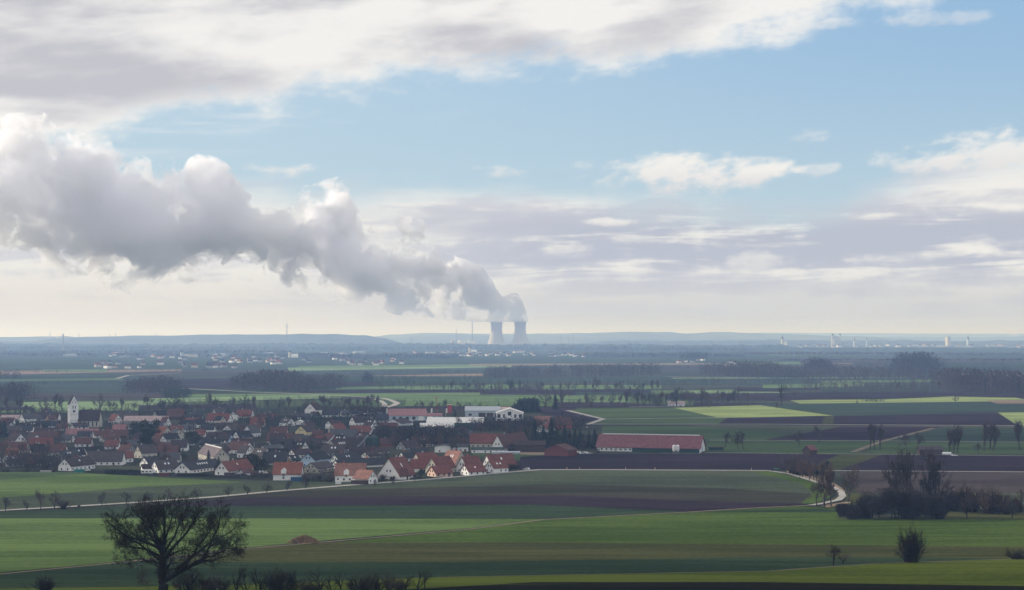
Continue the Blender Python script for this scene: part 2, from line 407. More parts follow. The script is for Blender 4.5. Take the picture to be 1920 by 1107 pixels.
fld('vivid', (1022, 976), (1292, 963), (1400, 956), (1500, 951), (1572, 955), (1572, 974), (1960, 976), (1960, 1026), (1440, 1022), (1000, 1018), (620, 1019), (880, 995))
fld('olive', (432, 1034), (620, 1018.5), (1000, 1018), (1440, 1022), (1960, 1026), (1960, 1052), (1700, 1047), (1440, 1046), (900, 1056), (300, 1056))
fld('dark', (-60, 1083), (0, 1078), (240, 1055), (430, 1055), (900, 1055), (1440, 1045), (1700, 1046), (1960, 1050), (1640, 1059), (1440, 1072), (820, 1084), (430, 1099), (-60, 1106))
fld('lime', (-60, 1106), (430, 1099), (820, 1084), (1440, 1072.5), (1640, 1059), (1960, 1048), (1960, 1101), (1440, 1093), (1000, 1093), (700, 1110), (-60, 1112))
fld('darkest', (640, 1116), (1000, 1093), (1440, 1093), (1960, 1101), (1960, 1125), (640, 1125))  # unlit brown ground, its shade put into this near-black colour
fld('soil2', (1572, 887), (1960, 888), (1960, 926), (1610, 926), (1590, 905))
fld('dull', (1600, 926), (1960, 926), (1960, 958), (1620, 958))
fld('tan', (1470, 886), (1520, 880), (1600, 930), (1620, 945), (1560, 955), (1540, 950), (1600, 940), (1590, 925), (1520, 900))
fld('olive', (1580, 926), (1625, 928), (1632, 942), (1590, 955), (1540, 956), (1595, 944))
fld('olive', (1765, 960), (1960, 961), (1960, 975), (1765, 975))
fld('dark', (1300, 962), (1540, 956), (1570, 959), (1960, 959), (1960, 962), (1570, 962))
# village grounds
drape('yard_ground', [tuple(gp(*q)[:2]) for q in ((-60, 776), (560, 775), (700, 766), (1000, 774), (1130, 800), (1120, 851), (1060, 851), (935, 862), (975, 883), (880, 891), (790, 899), (640, 904), (480, 899), (310, 893), (170, 887), (-60, 886))], field_mat('village_gardens', (.020, .024, .020), (.052, .056, .036), fine=1.5))
fld('olive', (655, 782), (700, 779), (722, 786), (715, 794), (660, 790)); fld('mid', (884, 852), (1020, 852), (1060, 852), (975, 859), (975, 866), (900, 862))
fld('tan', (975, 850), (1035, 850), (1020, 855), (975, 854))
# roads
road(5.5, roadm, (-40, 961), (130, 951.5), (260, 943.5), (400, 933.5), (520, 922.5), (640, 912.5), (790, 901.5), (880, 893.5), (960, 886.5), (1012, 882.5), (1120, 882.5), (1440, 884))
road(3.7, roadm, (1440, 884), (1480, 890), (1530, 905), (1562, 915), (1577, 924), (1580, 932), (1572, 939), (1545, 945), (1520, 949))
road(4.0, roadm, (1500, 884), (1600, 884.5), (1960, 887))
road(2.2, dirtm, (1520, 949), (1400, 955), (1290, 962), (1020, 976), (880, 994), (620, 1017), (430, 1033), (240, 1055), (0, 1078), (-60, 1083), name='track')
road(1.2, dirtm, (1640, 1058.5), (1880, 1050.5), (1960, 1048.5), name='track')
road(1.2, dirtm, (820, 1084), (1440, 1072.5), (1640, 1058.5), name='track')
road(2.4, roadm, (1320, 850.5), (1500, 852.5), (1700, 854), (1960, 857))
road(6.5, roadm, (1110, 797), (1440, 797.2), (1960, 800.5))
road(5, dirtm, (1300, 799.4), (1960, 803.0), name='track')  # no real track: dirt-coloured strip painted as the shadow below the road
road(3.5, roadm, (1330, 827), (1640, 828.5), (1960, 831.5))
road(6, roadm, (1064, 771.5), (1095, 779), (1131, 787.5), (1110, 795), (1098, 798))
road(5, roadm, (1131, 787.8), (1345, 785), (1365, 784.2))
road(5, dirtm, (1600, 849), (1655, 829), (1750, 805), name='track')
road(8, roadm, (300, 727.5), (380, 732), (460, 736.5), (560, 740), (680, 746), (720, 749), (735, 753), (745, 758), (738, 762), (722, 766))
road(8, roadm, (1250, 708.5), (1480, 710.0))
road(9, roadm, (218, 712), (240, 706), (280, 704), (340, 701))
road(5, roadm, (1180, 765), (1262, 763.5))
road(6, roadm, (700, 750), (715, 754), (722, 760), (718, 766))
# ------------------------------------------------------------------ steam plume
def steam(name, blobs, voxel, amp, dens_, lab, cat='steam', seed=3, col=(1, 1, 1), sub=True, rng=(.28, .5)):
    rr = random.Random(seed)
    bm = bmesh.new()
    def ball(p, r): bmesh.ops.create_icosphere(bm, subdivisions=2, radius=r, matrix=Matrix.Translation(p))
    for bb in blobs:
        if len(bb) == 2: p, rw = bb
        else: px, py, r, Y = bb; s = Y / F; p = Vector(((px - 960) * s, Y, HC + (HZ - py) * s)); rw = r * s
        ball(p, rw)
        if sub:
            for k in range(11):
                d = Vector((rr.gauss(0, 1), rr.gauss(0, .9), rr.gauss(0.15, 1))).normalized()
                q = rw * rr.uniform(*rng)
                ball(p + d * rw * rr.uniform(.72, .98), q)
                if q > voxel * 5:
                    for j in range(3):
                        e = (d + Vector((rr.gauss(0, .6), rr.gauss(0, .6), rr.gauss(.2, .6)))).normalized()
                        ball(p + d * rw * .85 + e * q * .9, q * .45)
    me = bpy.data.meshes.new(name); bm.to_mesh(me); bm.free()
    o = bpy.data.objects.new(name, me); COL.objects.link(o)
    md = o.modifiers.new('r', 'REMESH'); md.mode = 'VOXEL'; md.voxel_size = voxel; md.use_smooth_shade = True
    sm = o.modifiers.new('s', 'SMOOTH'); sm.iterations = 2
    dg = bpy.context.evaluated_depsgraph_get(); me2 = bpy.data.meshes.new_from_object(o.evaluated_get(dg))
    o.modifiers.clear(); o.data = me2
    n = len(me2.vertices); co = [0.0] * n * 3; no = [0.0] * n * 3
    me2.vertices.foreach_get('co', co); me2.vertices.foreach_get('normal', no)
    for i in range(n):
        p = Vector(co[3 * i:3 * i + 3]); q = p / (amp * 6)
        d = 0.0; a = 1.0
        big = (abs(mnoise.noise(p / (amp * 14) + Vector((5, 1, 2)))) * 2 - .35) * 2.0
        for _ in range(4):
            d += (abs(mnoise.noise(q)) * 2 - .45) * a; a *= .55; q = q * 2.03
        for j in range(3): co[3 * i + j] += no[3 * i + j] * (d + big) * amp
    me2.vertices.foreach_set('co', co); me2.update()
    m = bpy.data.materials.new(name); m.use_nodes = True; X.T = m.node_tree; X.T.nodes.clear()
    pv = X.T.nodes.new('ShaderNodeVolumePrincipled'); pv.inputs['Color'].default_value = (*col, 1)
    pv.inputs['Density'].default_value = dens_; pv.inputs['Anisotropy'].default_value = 0.1
    oo = X.T.nodes.new('ShaderNodeOutputMaterial'); X.T.links.new(pv.outputs[0], oo.inputs['Volume'])
    me2.materials.clear(); me2.materials.append(m)
    print('steam', n)
    return tag(o, lab, cat)
def shade_cloud_blobs():
    # unseen cloud lumps left of the view, added to shade parts of the ground
    bl = []; rr = random.Random(4)
    for cx, cy, rx, ry, n in ((-90, 1520, 330, 260, 8), (250, 380, 330, 130, 7), (900, 1250, 330, 120, 5), (1300, 3900, 420, 400, 8), (-1500, 3300, 500, 350, 8)):
        for i in range(n):
            a = rr.uniform(0, 6.28); q = sqrt(rr.random()); g_ = Vector((cx + rx * q * cos(a), cy + ry * q * sin(a), 0)) + sv * 5200
            bl.append((g_, rr.uniform(.28, .42) * ry + 60))
    return bl
def Yp(px): return 11400 - (975 - px) * 1.6
o = steam('shade_clouds', shade_cloud_blobs(), 45, 25, .006, None, None, seed=8)
for k_ in ('label', 'category'):
    if k_ in o: del o[k_]
o['kind'] = 'structure'
# ------------------------------------------------------------------ the big plume: a hull with billowing density inside
PU = [(-140, 225), (-60, 235), (20, 246), (88, 246), (100, 272), (130, 256), (160, 254), (200, 270), (245, 296), (275, 291), (300, 302), (325, 330), (342, 352), (356, 326), (380, 316), (415, 326), (440, 346), (470, 372), (486, 396), (505, 384), (540, 372), (580, 372), (605, 364), (640, 360), (660, 380), (662, 402), (690, 430), (730, 452), (740, 436), (765, 428), (795, 436), (805, 458), (800, 474), (830, 486), (858, 500), (880, 506), (905, 516), (925, 544), (940, 566), (955, 562), (972, 562), (982, 576), (987, 600)]
PL = [(-140, 400), (-60, 425), (0, 445), (60, 470), (120, 490), (180, 506), (240, 518), (300, 514), (350, 512), (420, 508), (480, 512), (540, 524), (600, 536), (660, 548), (700, 558), (740, 568), (780, 570), (820, 580), (860, 585), (900, 592), (918, 602), (988, 604)]
def plume():
    def zz(px, py): return HC + (HZ - py) * 11400 / F
    def xx(px): return (px - 960) * 11400 / F
    def itp(L, x):
        for a, b in zip(L, L[1:]):
            if a[0] <= x <= b[0]: return a[1] + (b[1] - a[1]) * (x - a[0]) / (b[0] - a[0])
        return L[-1][1]
    mb = MB(); n = 110; k = 28
    for i in range(n + 1):
        px = -135 + (990 + 135) * i / n; u = zz(px, itp(PU, min(px, 988))); l = zz(px, itp(PL, min(px, 988))); c = (u + l) / 2; r = (u - l) / 2 * 1.25 + 25
        for j in range(k):
            a = 2 * pi * j / k; z = c + r * sin(a)
            mb.v.append((xx(px), 11400 + (r * 1.05) * cos(a), max(z, 171.5)))
    for i in range(n):
        for j in range(k): mb.f.append((i * k + j, i * k + (j + 1) % k, (i + 1) * k + (j + 1) % k, (i + 1) * k + j))
    mb.f.append(tuple(range(k))[::-1]); mb.f.append(tuple(n * k + j for j in range(k)))
    m = bpy.data.materials.new('steam'); m.use_nodes = True; X.T = m.node_tree; X.T.nodes.clear()
    x, y, z = worldpos(); Y0 = 11400.0
    pxn = x * (F / Y0) + 960
    pyn = (z - HC) * (-F / Y0) + HZ
    nA = noise(vec(pxn * .011, pyn * .011, y * .0032), 1, 2, .5); nB = noise(vec(pxn * .011, pyn * .011, y * .0032 + 40), 1, 2, .5)
    pxd = pxn + (nA - .5) * 34; pyd = pyn + (nB - .5) * 34
    U = pxd.curve(PU); L = pxd.curve(PL)
    c = (U + L) * .5; r = (L - U) * .5 + 1.5
    dz_ = (pyd - c) / r; dy_ = (y - Y0) * (1.35 * F / Y0) / r
    dd = (dz_ * dz_ + dy_ * dy_).m('SQRT')
    dist_ = (dd * -1.0 + 1.0) * r                     # distance inside the outline, photo pixels
    pv3 = vec(pxn, pyn, y * (F / Y0))
    b1 = noise(pv3, .021, 6, .60, .5); b2 = noise(pv3, .0085, 2, .5, .3)
    b3 = noise(pv3, .075, 5, .62)
    den = (dist_ + (b1 - .50) * 300 + (b2 - .5) * 260 + (b3 - .5) * 75 - 13.0).ss(0, 9)
    den = den * (.25 + 0.75)
    # dense and opaque by the towers, thinner far down the wind
    k_ = pxn.curve([(-140, .009), (300, .012), (600, .016), (850, .024), (930, .045), (990, .07)])
    pv = X.T.nodes.new('ShaderNodeVolumePrincipled'); pv.inputs['Color'].default_value = (.981, .983, 1, 1); pv.inputs['Anisotropy'].default_value = 0.2
    X.T.links.new((den * k_).k, pv.inputs['Density'])
    oo = X.T.nodes.new('ShaderNodeOutputMaterial'); X.T.links.new(pv.outputs[0], oo.inputs['Volume'])
    m.cycles.volume_step_rate = PSR
    o = mb.build('steam_plume', m); tag(o, 'huge billowing white steam plume drifting left from both cooling towers', 'steam plume')
PSR = 0.4
plume()
# ------------------------------------------------------------------ houses
HOUSES = []      # (root, px, zone, description)
def gable_house(P, rot, w_, l, he, hr, roof, wall, name='house', ov=.5, chim=1, sky=0, solar=0, win=1, door=1, floors=1, th=.28, dormer=0, ridge_cap=0):
    root = empty(name, P, rot)
    X2, Y2 = l / 2, w_ / 2
    b = MB(); b.prism([(-Y2, -1.5), (Y2, -1.5), (Y2, he), (0, hr - .1), (-Y2, he)], -X2, X2); b.build('wall', wallm(wall), root)
    sl = (hr - he) / Y2
    ye = Y2 + ov; ze = he - sl * ov
    r = MB()
    for s in (-1, 1):
        r.prism([(0, hr), (s * ye, ze), (s * ye, ze + th), (0, hr + th)], -X2 - ov, X2 + ov)
    ro = r.build('roof', roofm(roof), root)
    rr = random.Random(int(P[0] * 7 + P[1]))
    if chim:
        cx = rr.uniform(-.25, .25) * l; cy = .6 if w_ > 5 else .2
        c_ = MB(); c_.box(cx - .35, cy - .35, hr - 1.3, cx + .35, cy + .35, hr + 1.1); c_.box(cx - .45, cy - .45, hr + 1.1, cx + .45, cy + .45, hr + 1.25)
        c_.build('chimney', wallm('grey' if rr.random() < .5 else 'brick'), ro)
    def onroof(u, t, du, dt, mat, nm):       # a pane lying on the front slope; t from ridge 0 to eave 1
        y0, y1 = -Y2 * (t - dt), -Y2 * (t + dt); h = th + .05
        z0, z1 = hr - sl * -y0 + h, hr - sl * -y1 + h
        m = MB(); m.prism([(y0, z0 - .12), (y1, z1 - .12), (y1, z1), (y0, z0)], u - du, u + du); return m.build(nm, mat, ro)
    for k in range(sky):
        onroof((k - (sky - 1) / 2) * min(2.4, l / (sky + 1)), .45, .5, .1, plain('skylight', (.8, .85, .9), .05, 1, .1, spec=.6), 'skylight')
    if solar: onroof(0, .3 + .1 * solar, l * .42, .25, plain('solar_glass', (.75, .78, .8), .05, 1, .12, spec=.6), 'solar_panel')
    if ridge_cap: MB().box(-X2 * .95, -.5, hr + th - .1, X2 * .95, .5, hr + th + .5).build('ridge_vent', plain('ridge_white', (.75, .76, .78), .05, 1, .4), ro)
    if dormer:
        d = MB(); dw = 1.5; zt = hr - sl * Y2 * .45; yb = -Y2 - .15
        d.prism([(-dw, he - 1.5), (dw, he - 1.5), (dw, zt - 1.2), (0, zt), (-dw, zt - 1.2)], yb, -Y2 * .4, 'y')
        for v in range(len(d.v)): d.v[v] = (d.v[v][0] - l * .12, d.v[v][1], d.v[v][2])
        dd = d.build('dormer', wallm(wall), root)
        MB().box(-l * .12 - .6, yb - .04, he - 1.1, -l * .12 + .6, yb + .1, he + .3).build('window', M_glass(), dd)
    def window(cx, cz, hw, hh, side):
        m = MB()
        if side == 'f': m.box(cx - hw, -Y2 - .05, cz - hh, cx + hw, -Y2 + .1, cz + hh)
        elif side == 'l': m.box(-X2 - .05, cx - hw, cz - hh, -X2 + .1, cx + hw, cz + hh)
        else: m.box(X2 - .1, cx - hw, cz - hh, X2 + .05, cx + hw, cz + hh)
        m.build('window', M_glass(), root)
    if win and wall not in ('wood', 'dkgreen'):
        vis = 'l' if rot > .3 else 'r'
        n = max(1, int(l / 3.4)); nf = floors
        for fl in range(nf):
            z = 1.5 + fl * 2.9
            if z + .8 > he: break
            for k in range(n):
                if rr.random() < .14: continue
                window(-X2 + l * (k + .5) / n, z, .5, .6, 'f')
            if abs(rot) > .25:
                for k in (-1, 1): window(k * w_ * .24, z, .5, .6, vis)
        if abs(rot) > .25 and hr - he > 2.2:
            zz = he + (hr - he) * .28
            for k in ((-1, 1) if w_ > 7 else (0,)): window(k * min(w_ * .13, 1.1), zz, .42, .62, vis)
        if door:
            if abs(rot) > .25 and rr.random() < .5: pass
            else:
                u = X2 * .55; MB().box(u - .5, -Y2 - .07, 0, u + .5, -Y2 + .1, 2.1).build('door', wallm('wood'), root)
    return root
def H(x0, xm, x1, yb, he, hr, o, roof, wall, rot=None, label=None, depth=None, name='house', cat='house', **k):
    s = F / dist(yb); P = gp(xm if xm else (x0 + x1) / 2, yb)
    if o in 'LR':
        gw, lw = ((xm - x0), (x1 - xm)) if o == 'L' else ((x1 - xm), (xm - x0))
        gw /= s; lw /= s
        a = rot if rot is not None else max(radians(22), min(radians(66), math.asin(min(.99, gw / 9.5))))
        w_ = gw / sin(a); l = max(6.0, lw / cos(a)); rz = a if o == 'L' else -a
        off = Vector(((l / 2) if o == 'L' else (-l / 2), w_ / 2, 0)); off.rotate(Matrix.Rotation(rz, 3, 'Z').to_euler())
    elif o == 'S':
        l = (x1 - x0) / s; w_ = depth or max(7.0, min(16, (hr - he) / s * 2.1)); rz = rot or 0.0; off = Vector((0, w_ / 2, 0))
    else:
        w_ = (x1 - x0) / s; l = depth or max(9.0, w_ * 1.2); rz = radians(90); off = Vector((0, l / 2, 0)); P = gp((x0 + x1) / 2, yb)
    root = gable_house((P.x + off.x, P.y + off.y, terr(P.y)), rz, w_, l, he / s, hr / s, roof, wall, name=name, **k)
    root['category'] = cat
    if label: root['label'] = label
    else: HOUSES.append((root, x0, yb, roof, wall, o))
    return root
hh = '''
106 133 162 885 10.5 24 L brown white sky=1
94 119 140 868 10 21 L dark white sky=2
163 0 228 874 9 26 S greybrown white chim=1
88 0 121 856 8 21 S brownred white
51 56 95 841 8 19 L red white
61 0 111 827 6 17 S brownred wood
-20 0 48 851 8 21 S brownred cream
56 0 80 853 9 20 S red brick
3 11 32 862 9 20 L orange white
-20 -5 6 870 8 16 R dark white
4 13 42 877 7 13 L dark grey sky=1
62 0 92 875 6 10 S dark cream
127 139 162 806 5 12 L brown white
123 0 182 821 6 16 S pink grey chim=0
167 178 207 823 6 14 L brownred white
111 132 138 831 6 15 R grey white
140 0 170 839 7 17 S brownred white
1 0 47 791 5 12 S palepink grey chim=0
49 60 76 793 6 14 L grey grey
63 0 108 791 6 17 S brown white
81 93 105 793 6 13 L brownred pinkish
54 61 105 804 5 13 L dark white
111 119 129 801 5 11 L brown white
104 0 126 809 6 14 S brownred cream
0 0 24 798 6 14 S brownred white
-10 14 22 806 6 13 R dark white
200 214 226 796 7 18 R orange white
211 0 235 812 7 15 S pink wood
228 236 244 806 5 10 L grey white
211 0 238 824 7 17 S brownred wood
186 202 211 820 6 14 R brownred white
182 194 206 830 6 12 L brownred white
198 0 222 835 7 17 S brownred white
196 0 221 844 7 17 S red white
218 240 251 856 9 20 R brownred grey
206 214 247 869 10 21 L red white
232 0 314 796 7 15 S palepink grey chim=0
288 304 311 808 7 16 R grey white
300 309 318 801 5 18 R brownred white
313 0 343 789 8 21 S brownred wood
342 370 376 800 7 15 R red white
332 347 363 812 6 15 L grey white
284 304 321 824 9 23 R orange cream chim=1
320 0 341 813 7 14 S red cream
309 322 347 828 12 22 R grey cream floors=2
291 0 325 843 5 13 S brownred wood
284 0 332 857 6 20 S brownred wood
345 352 360 837 5 9 L dark white
258 278 302 878 9 20 L dark white
260 268 280 888 9 16 L brown white
278 297 331 889 9 24 L greybrown white sky=2
325 356 400 890 9 22 L dark white sky=5
300 0 336 869 8 19 S grey white
350 402 428 873 16 31 R pinkgrey cream ridge_cap=1
388 406 430 811 6 16 L brown pinkish
414 436 458 812 5 14 L greybrown white
453 472 485 821 9 22 L grey white
409 458 467 824 5 15 R black blue chim=0
380 427 437 832 5 16 R brown blue
369 414 425 842 6 17 R black white
420 458 474 853 9 23 R brownred white
479 504 530 860 9 23 L grey white
492 0 537 873 6 24 S dark cream sky=1
401 428 463 893 10 26 L red white sky=1
444 457 470 893 6 12 L brownred white chim=0
512 0 564 901 12 32 S orange white dormer=1
383 427 434 794 5 18 R red white
440 470 475 786 6 17 R red white
480 0 513 794 6 17 S brownred wood
468 0 494 803 6 19 S red cream
430 0 444 790 12 17 G dark white
506 0 537 821 6 19 S brownred white
500 0 547 832 5 19 S brownred white
505 0 547 847 6 22 S dark wood
366 0 383 821 5 14 S red white
345 0 378 791 6 14 S dark grey
557 567 581 792 5 12 L grey white
578 588 600 785 5 12 L brown grey
552 575 592 819 9 20 L brown yellow
604 0 634 784 6 14 S dark white
655 0 676 782 6 11 S dark white
636 642 655 783 5 13 L grey white
614 630 648 814 7 18 L red cream
657 0 693 818 7 19 S red white floors=1
693 708 735 816 6 16 L dark white
585 0 606 825 9 17 S brownred brick win=0
618 0 668 827 5 21 S grey grey win=0
566 0 600 843 5 20 S brown wood
598 617 636 833 7 18 R brownred white
609 632 657 851 8 25 L brown cream sky=4
650 0 684 842 5 20 S brown wood
709 0 738 839 6 16 S brownred brick win=0
537 554 584 861 8 17 L brown white
532 550 563 871 7 16 L black white sky=1
563 590 614 877 14 26 L black blue floors=2
569 595 621 889 10 20 L greybrown cream
615 637 674 873 8 20 L dark white sky=2
619 637 722 881 6 17 L dark white
675 692 712 861 5 12 L brown white
682 698 730 853 5 11 L brown cream
655 0 700 853 5 14 S brown wood
628 0 684 904 13 33 S salmon white dormer=1
661 690 706 908 10 24 R salmon white chim=0
706 750 775 901 8 40 L red white sky=1
736 750 765 901 8 20 L brownred white chim=0
772 787 819 875 10 24 L red cream
770 0 803 887 9 24 S red white
797 820 852 890 12 31 L red cream
800 817 848 896 8 20 L red pinkish chim=0
826 853 877 882 12 34 R salmon cream sky=2
855 876 905 888 11 30 L red white
862 879 911 893 8 20 L red white chim=0 sky=1
904 921 968 881 8 27 L red white sky=1
909 926 953 888 10 22 L red white chim=0 sky=2
745 759 779 867 8 18 L dark white
815 0 850 850 12 15 G grey white chim=0
850 0 878 848 10 15 S grey white chim=0
846 862 878 835 8 19 R dark grey
808 823 838 816 6 16 L brownred white
835 0 876 823 5 19 S dark wood
800 0 846 833 6 21 S brown wood
720 752 772 801 6 14 L brown white chim=0
712 0 744 813 6 19 S brownred white
738 0 768 824 6 17 S brown wood
882 0 940 848 17 33 S red cream floors=2
920 945 995 850 10 33 L brownred white
1003 0 1035 805 9 23 S salmon brick
1040 0 1072 806 9 22 S brownred brick
1005 1024 1042 812 7 16 L red white
742 760 785 845 6 17 L brown grey
770 0 800 858 6 16 S dark cream
540 0 566 829 5 14 S brown white
430 445 456 840 7 16 L grey cream
250 0 284 830 6 16 S brown cream
244 252 280 843 6 15 L brown white
30 0 60 812 5 14 S dark white
64 0 100 816 6 13 S brown cream
15 0 45 822 5 14 S brown wood
'''
for ln in hh.strip().splitlines():
    t = ln.split(); kw = {a.split('=')[0]: int(a.split('=')[1]) for a in t[9:]}
    x0, xm, x1, yb, he, hr = [float(v) for v in t[:6]]
    H(x0, xm, x1, yb, he, hr, t[6], t[7], t[8], **kw)
FR = random.Random(31); occ = [(h[0].location.x, h[0].location.y) for h in HOUSES]; made = 0; tries = 0
while made < 62 and tries < 4000:
    tries += 1
    if FR.random() < .8: px, yb = FR.uniform(0, 715), FR.uniform(783, 874)
    else: px, yb = FR.uniform(715, 880), FR.uniform(815, 846)
    if 118 < px < 190 and yb < 815: continue
    p = gp(px, yb)
    if any((p.x - a) ** 2 + ((p.y + 6 - b) * .75) ** 2 < 15.5 ** 2 for a, b in occ): continue
    s = F / p.y; w1 = FR.uniform(10, 17) * s; o_ = FR.choice('LRSSL'); he = FR.uniform(2.8, 4.6) * s; hr = he + FR.uniform(3.2, 5.2) * s; q = .42 * w1
    h = H(px, px + (q if o_ == 'L' else w1 - q), px + w1, yb, he, hr, o_, FR.choice(['brownred', 'brown', 'dark', 'grey', 'greybrown', 'brown', 'brownred', 'black']), FR.choice(['white', 'cream', 'white', 'grey', 'wood']), sky=FR.choice([0, 0, 0, 2]))
    occ.append((h.location.x, h.location.y)); made += 1
print('fillers', made)
# labels that single a house out: look, ordinal from the left among its look-alikes in its row
def zone(y):
    return 'front row of village' if y >= 878 else 'second row of village' if y >= 859 else 'middle rows of village' if y >= 829 else 'upper rows of village' if y >= 808 else 'rearmost rows of village'
ORD = ['first', 'second', 'third', 'fourth', 'fifth', 'sixth', 'seventh', 'eighth', 'ninth', 'tenth', 'eleventh', 'twelfth', 'thirteenth', 'fourteenth', 'fifteenth', 'sixteenth', 'seventeenth', 'eighteenth', 'nineteenth', 'twentieth']
grp = {}
for h in HOUSES: grp.setdefault((h[3], h[4], zone(h[2])), []).append(h)
for (rf, wl, zn), L in grp.items():
    L.sort(key=lambda h: h[1])
    for i, h in enumerate(L):
        t = '%s house under %s roof' % (WN[wl], RN[rf])
        h[0]['label'] = t + (', ' + zn if len(L) == 1 else ', %s such from left, %s' % (ORD[i], zn))
        h[0]['group'] = 'houses of the village'
# ------------------------------------------------------------------ the larger named buildings
H(1122, 1312, 1328, 850.5, 10, 31, 'R', 'maroon', 'white', rot=radians(16), label='very long white and green cattle shed under a maroon metal roof', name='cattle_shed', cat='barn', chim=0, ridge_cap=1, win=0, ov=1.0)
cs = [o for o in bpy.data.objects if o.name == 'cattle_shed'][0]
wl = [c for c in cs.children if c.name.startswith('wall')][0]
Lc = max(v.co.x for v in wl.data.vertices); Wc = -min(v.co.y for v in wl.data.vertices)
s_ = F / dist(850.5)
box_part('side_screen', wallm('dkgreen'), cs, -Lc + 2 * Lc * .345, -Wc - .06, .1, Lc - .2, -Wc + .2, 10 / s_ - .2)
for k in range(7): box_part('window', M_glass(), cs, -Lc + 3 + k * 3.5, -Wc - .05, 1.2, -Lc + 4.2 + k * 3.5, -Wc + .1, 2.4)
box_part('door', wallm('grey'), cs, -Lc + 13.3, -Wc - .09, 0, -Lc + 14.6, -Wc + .1, 2.3)
box_part('gate', wallm('greyblue'), cs, Lc - .1, -3.2, 0, Lc + .06, 3.2, 4.4)
H(1021, 1064, 1083, 857, 12, 22, 'L', 'brownred', 'redwood', rot=radians(58), label='dark red timber barn with low gable beside the parked cars', name='timber_barn', cat='barn', chim=0, win=0)
H(1507, 1520, 1535, 855.5, 11, 19, 'L', 'red', 'wood', rot=radians(50), label='small dark hut with red roof standing alone on the field path', name='field_hut', cat='hut', chim=0, win=0)
H(1725, 0, 1768, 854.5, 11, 17, 'S', 'greybrown', 'wood', label='dark timber hut with low grey roof beside a white tank', name='field_hut', cat='hut', chim=0, win=0, depth=9)
H(1330, 0, 1356, 846.5, 6, 7.5, 'S', 'black', 'dkgreen', label='low dark green silage shed right of the cattle shed', name='shed', cat='shed', chim=0, win=0, depth=6)
H(963, 0, 1022, 849, 14, 21, 'S', 'brown', 'wood', label='open dark timber machine shed right of the red roofed farmhouse', name='machine_shed', cat='shed', chim=0, win=0, depth=12)
H(884, 0, 946, 851, 8, 11.5, 'S', 'green', 'white', label='low white annex with mossy roof in front of the farmhouse', name='annex', cat='annex', chim=0, depth=5)
H(923, 0, 974, 853.5, 4.6, 6.0, 'S', 'metal', 'greyblue', label='long low grey shed on the grass below the farmhouse', name='shed', cat='shed', chim=0, win=0, depth=5)
H(872, 0, 937, 783.5, 13, 20, 'S', 'metal', 'greyblue', label='pale blue workshop hall with wide dark garage doors', name='workshop_hall', cat='hall', chim=0, win=0, depth=26)
wh = [o for o in bpy.data.objects if o.name == 'workshop_hall'][0]
for k in range(4): box_part('garage_door', wallm('wood'), wh, -4 + k * 8.2, -13.08, 0, 3.2 + k * 8.2, -12.9, 5.0)
box_part('window', M_glass(), wh, -14, -13.06, 2, -11, -12.9, 4.2)
H(930, 0, 981, 790.5, 15, 23.5, 'G', 'white', 'white', label='white gabled hall with tall dark windows and bright roof', name='white_hall', cat='hall', chim=0, win=0, depth=30)
wg = [o for o in bpy.data.objects if o.name == 'white_hall'][0]
for yy, z0, z1, hw in ((-10.5, 3.5, 7, 1.5), (-5.5, 3.5, 7, .9), (0, 5.8, 9.5, 1.7), (5.5, 3.5, 7, .9), (10.5, 3.5, 7, 1.5), (-10.5, .3, 2.2, 1.5), (0, .2, 3, 1.7), (5.5, .3, 2.2, .9), (10.5, .3, 2.2, 1.5)):
    box_part('window', M_glass(), wg, -15.07, -yy - hw, z0, -14.9, -yy + hw, z1)
H(800, 0, 906, 798, 5, 13.5, 'S', 'white', 'dkgreen', label='wide hall with bright white roof, the upper of two', name='storage_hall', cat='hall', chim=0, win=0, depth=30)
H(787, 0, 850, 806, 4, 11, 'S', 'white', 'dkgreen', label='smaller hall with bright white roof, the lower of two', name='storage_hall', cat='hall', chim=0, win=0, depth=20)
H(727, 0, 798, 779, 4, 11, 'S', 'pink', 'white', label='long hall with pink roof behind the factory', name='storage_hall', cat='hall', chim=0, win=0, depth=22)
H(726, 0, 828, 790, 10, 14, 'S', 'pink', 'greyblue', label='long grey factory building with thin dark red roof edge', name='factory', cat='factory', chim=0, win=0, depth=18)
fa = [o for o in bpy.data.objects if o.name == 'factory'][0]
for k in range(9): box_part('window', M_glass(), fa, -28 + k * 6.5, -9.06, 1.5, -25 + k * 6.5, -8.9, 4.2)
for k in (0, 1): box_part('gate', wallm('white'), fa, 4 + k * 9, -9.09, 0, 9 + k * 9, -8.9, 5)
H(930, 0, 958, 772, 5, 8, 'S', 'palepink', 'white', label='pale pink roof showing behind the white gabled hall', name='shed', cat='shed', chim=0, win=0, depth=9)
H(650, 0, 724, 779, 7, 15, 'S', 'brown', 'greyblue', label='long dark roofed barn with blue grey wall left of factory', name='long_barn', cat='barn', chim=0, win=0, depth=20)
H(570, 592, 603, 784, 15, 27, 'L', 'brown', 'white', rot=radians(66), label='tall white gabled house with window row at the rear village edge', name='gabled_house', cat='house', floors=2)
H(548, 0, 571, 798, 5, 9, 'G', 'white', 'white', label='low white shed with white roof in the rear village', name='shed', cat='shed', chim=0)
H(1253, 0, 1284, 763, 6, 10, 'S', 'palepink', 'white', label='small lone pinkish white building by the bright field', name='field_building', cat='building', chim=0)
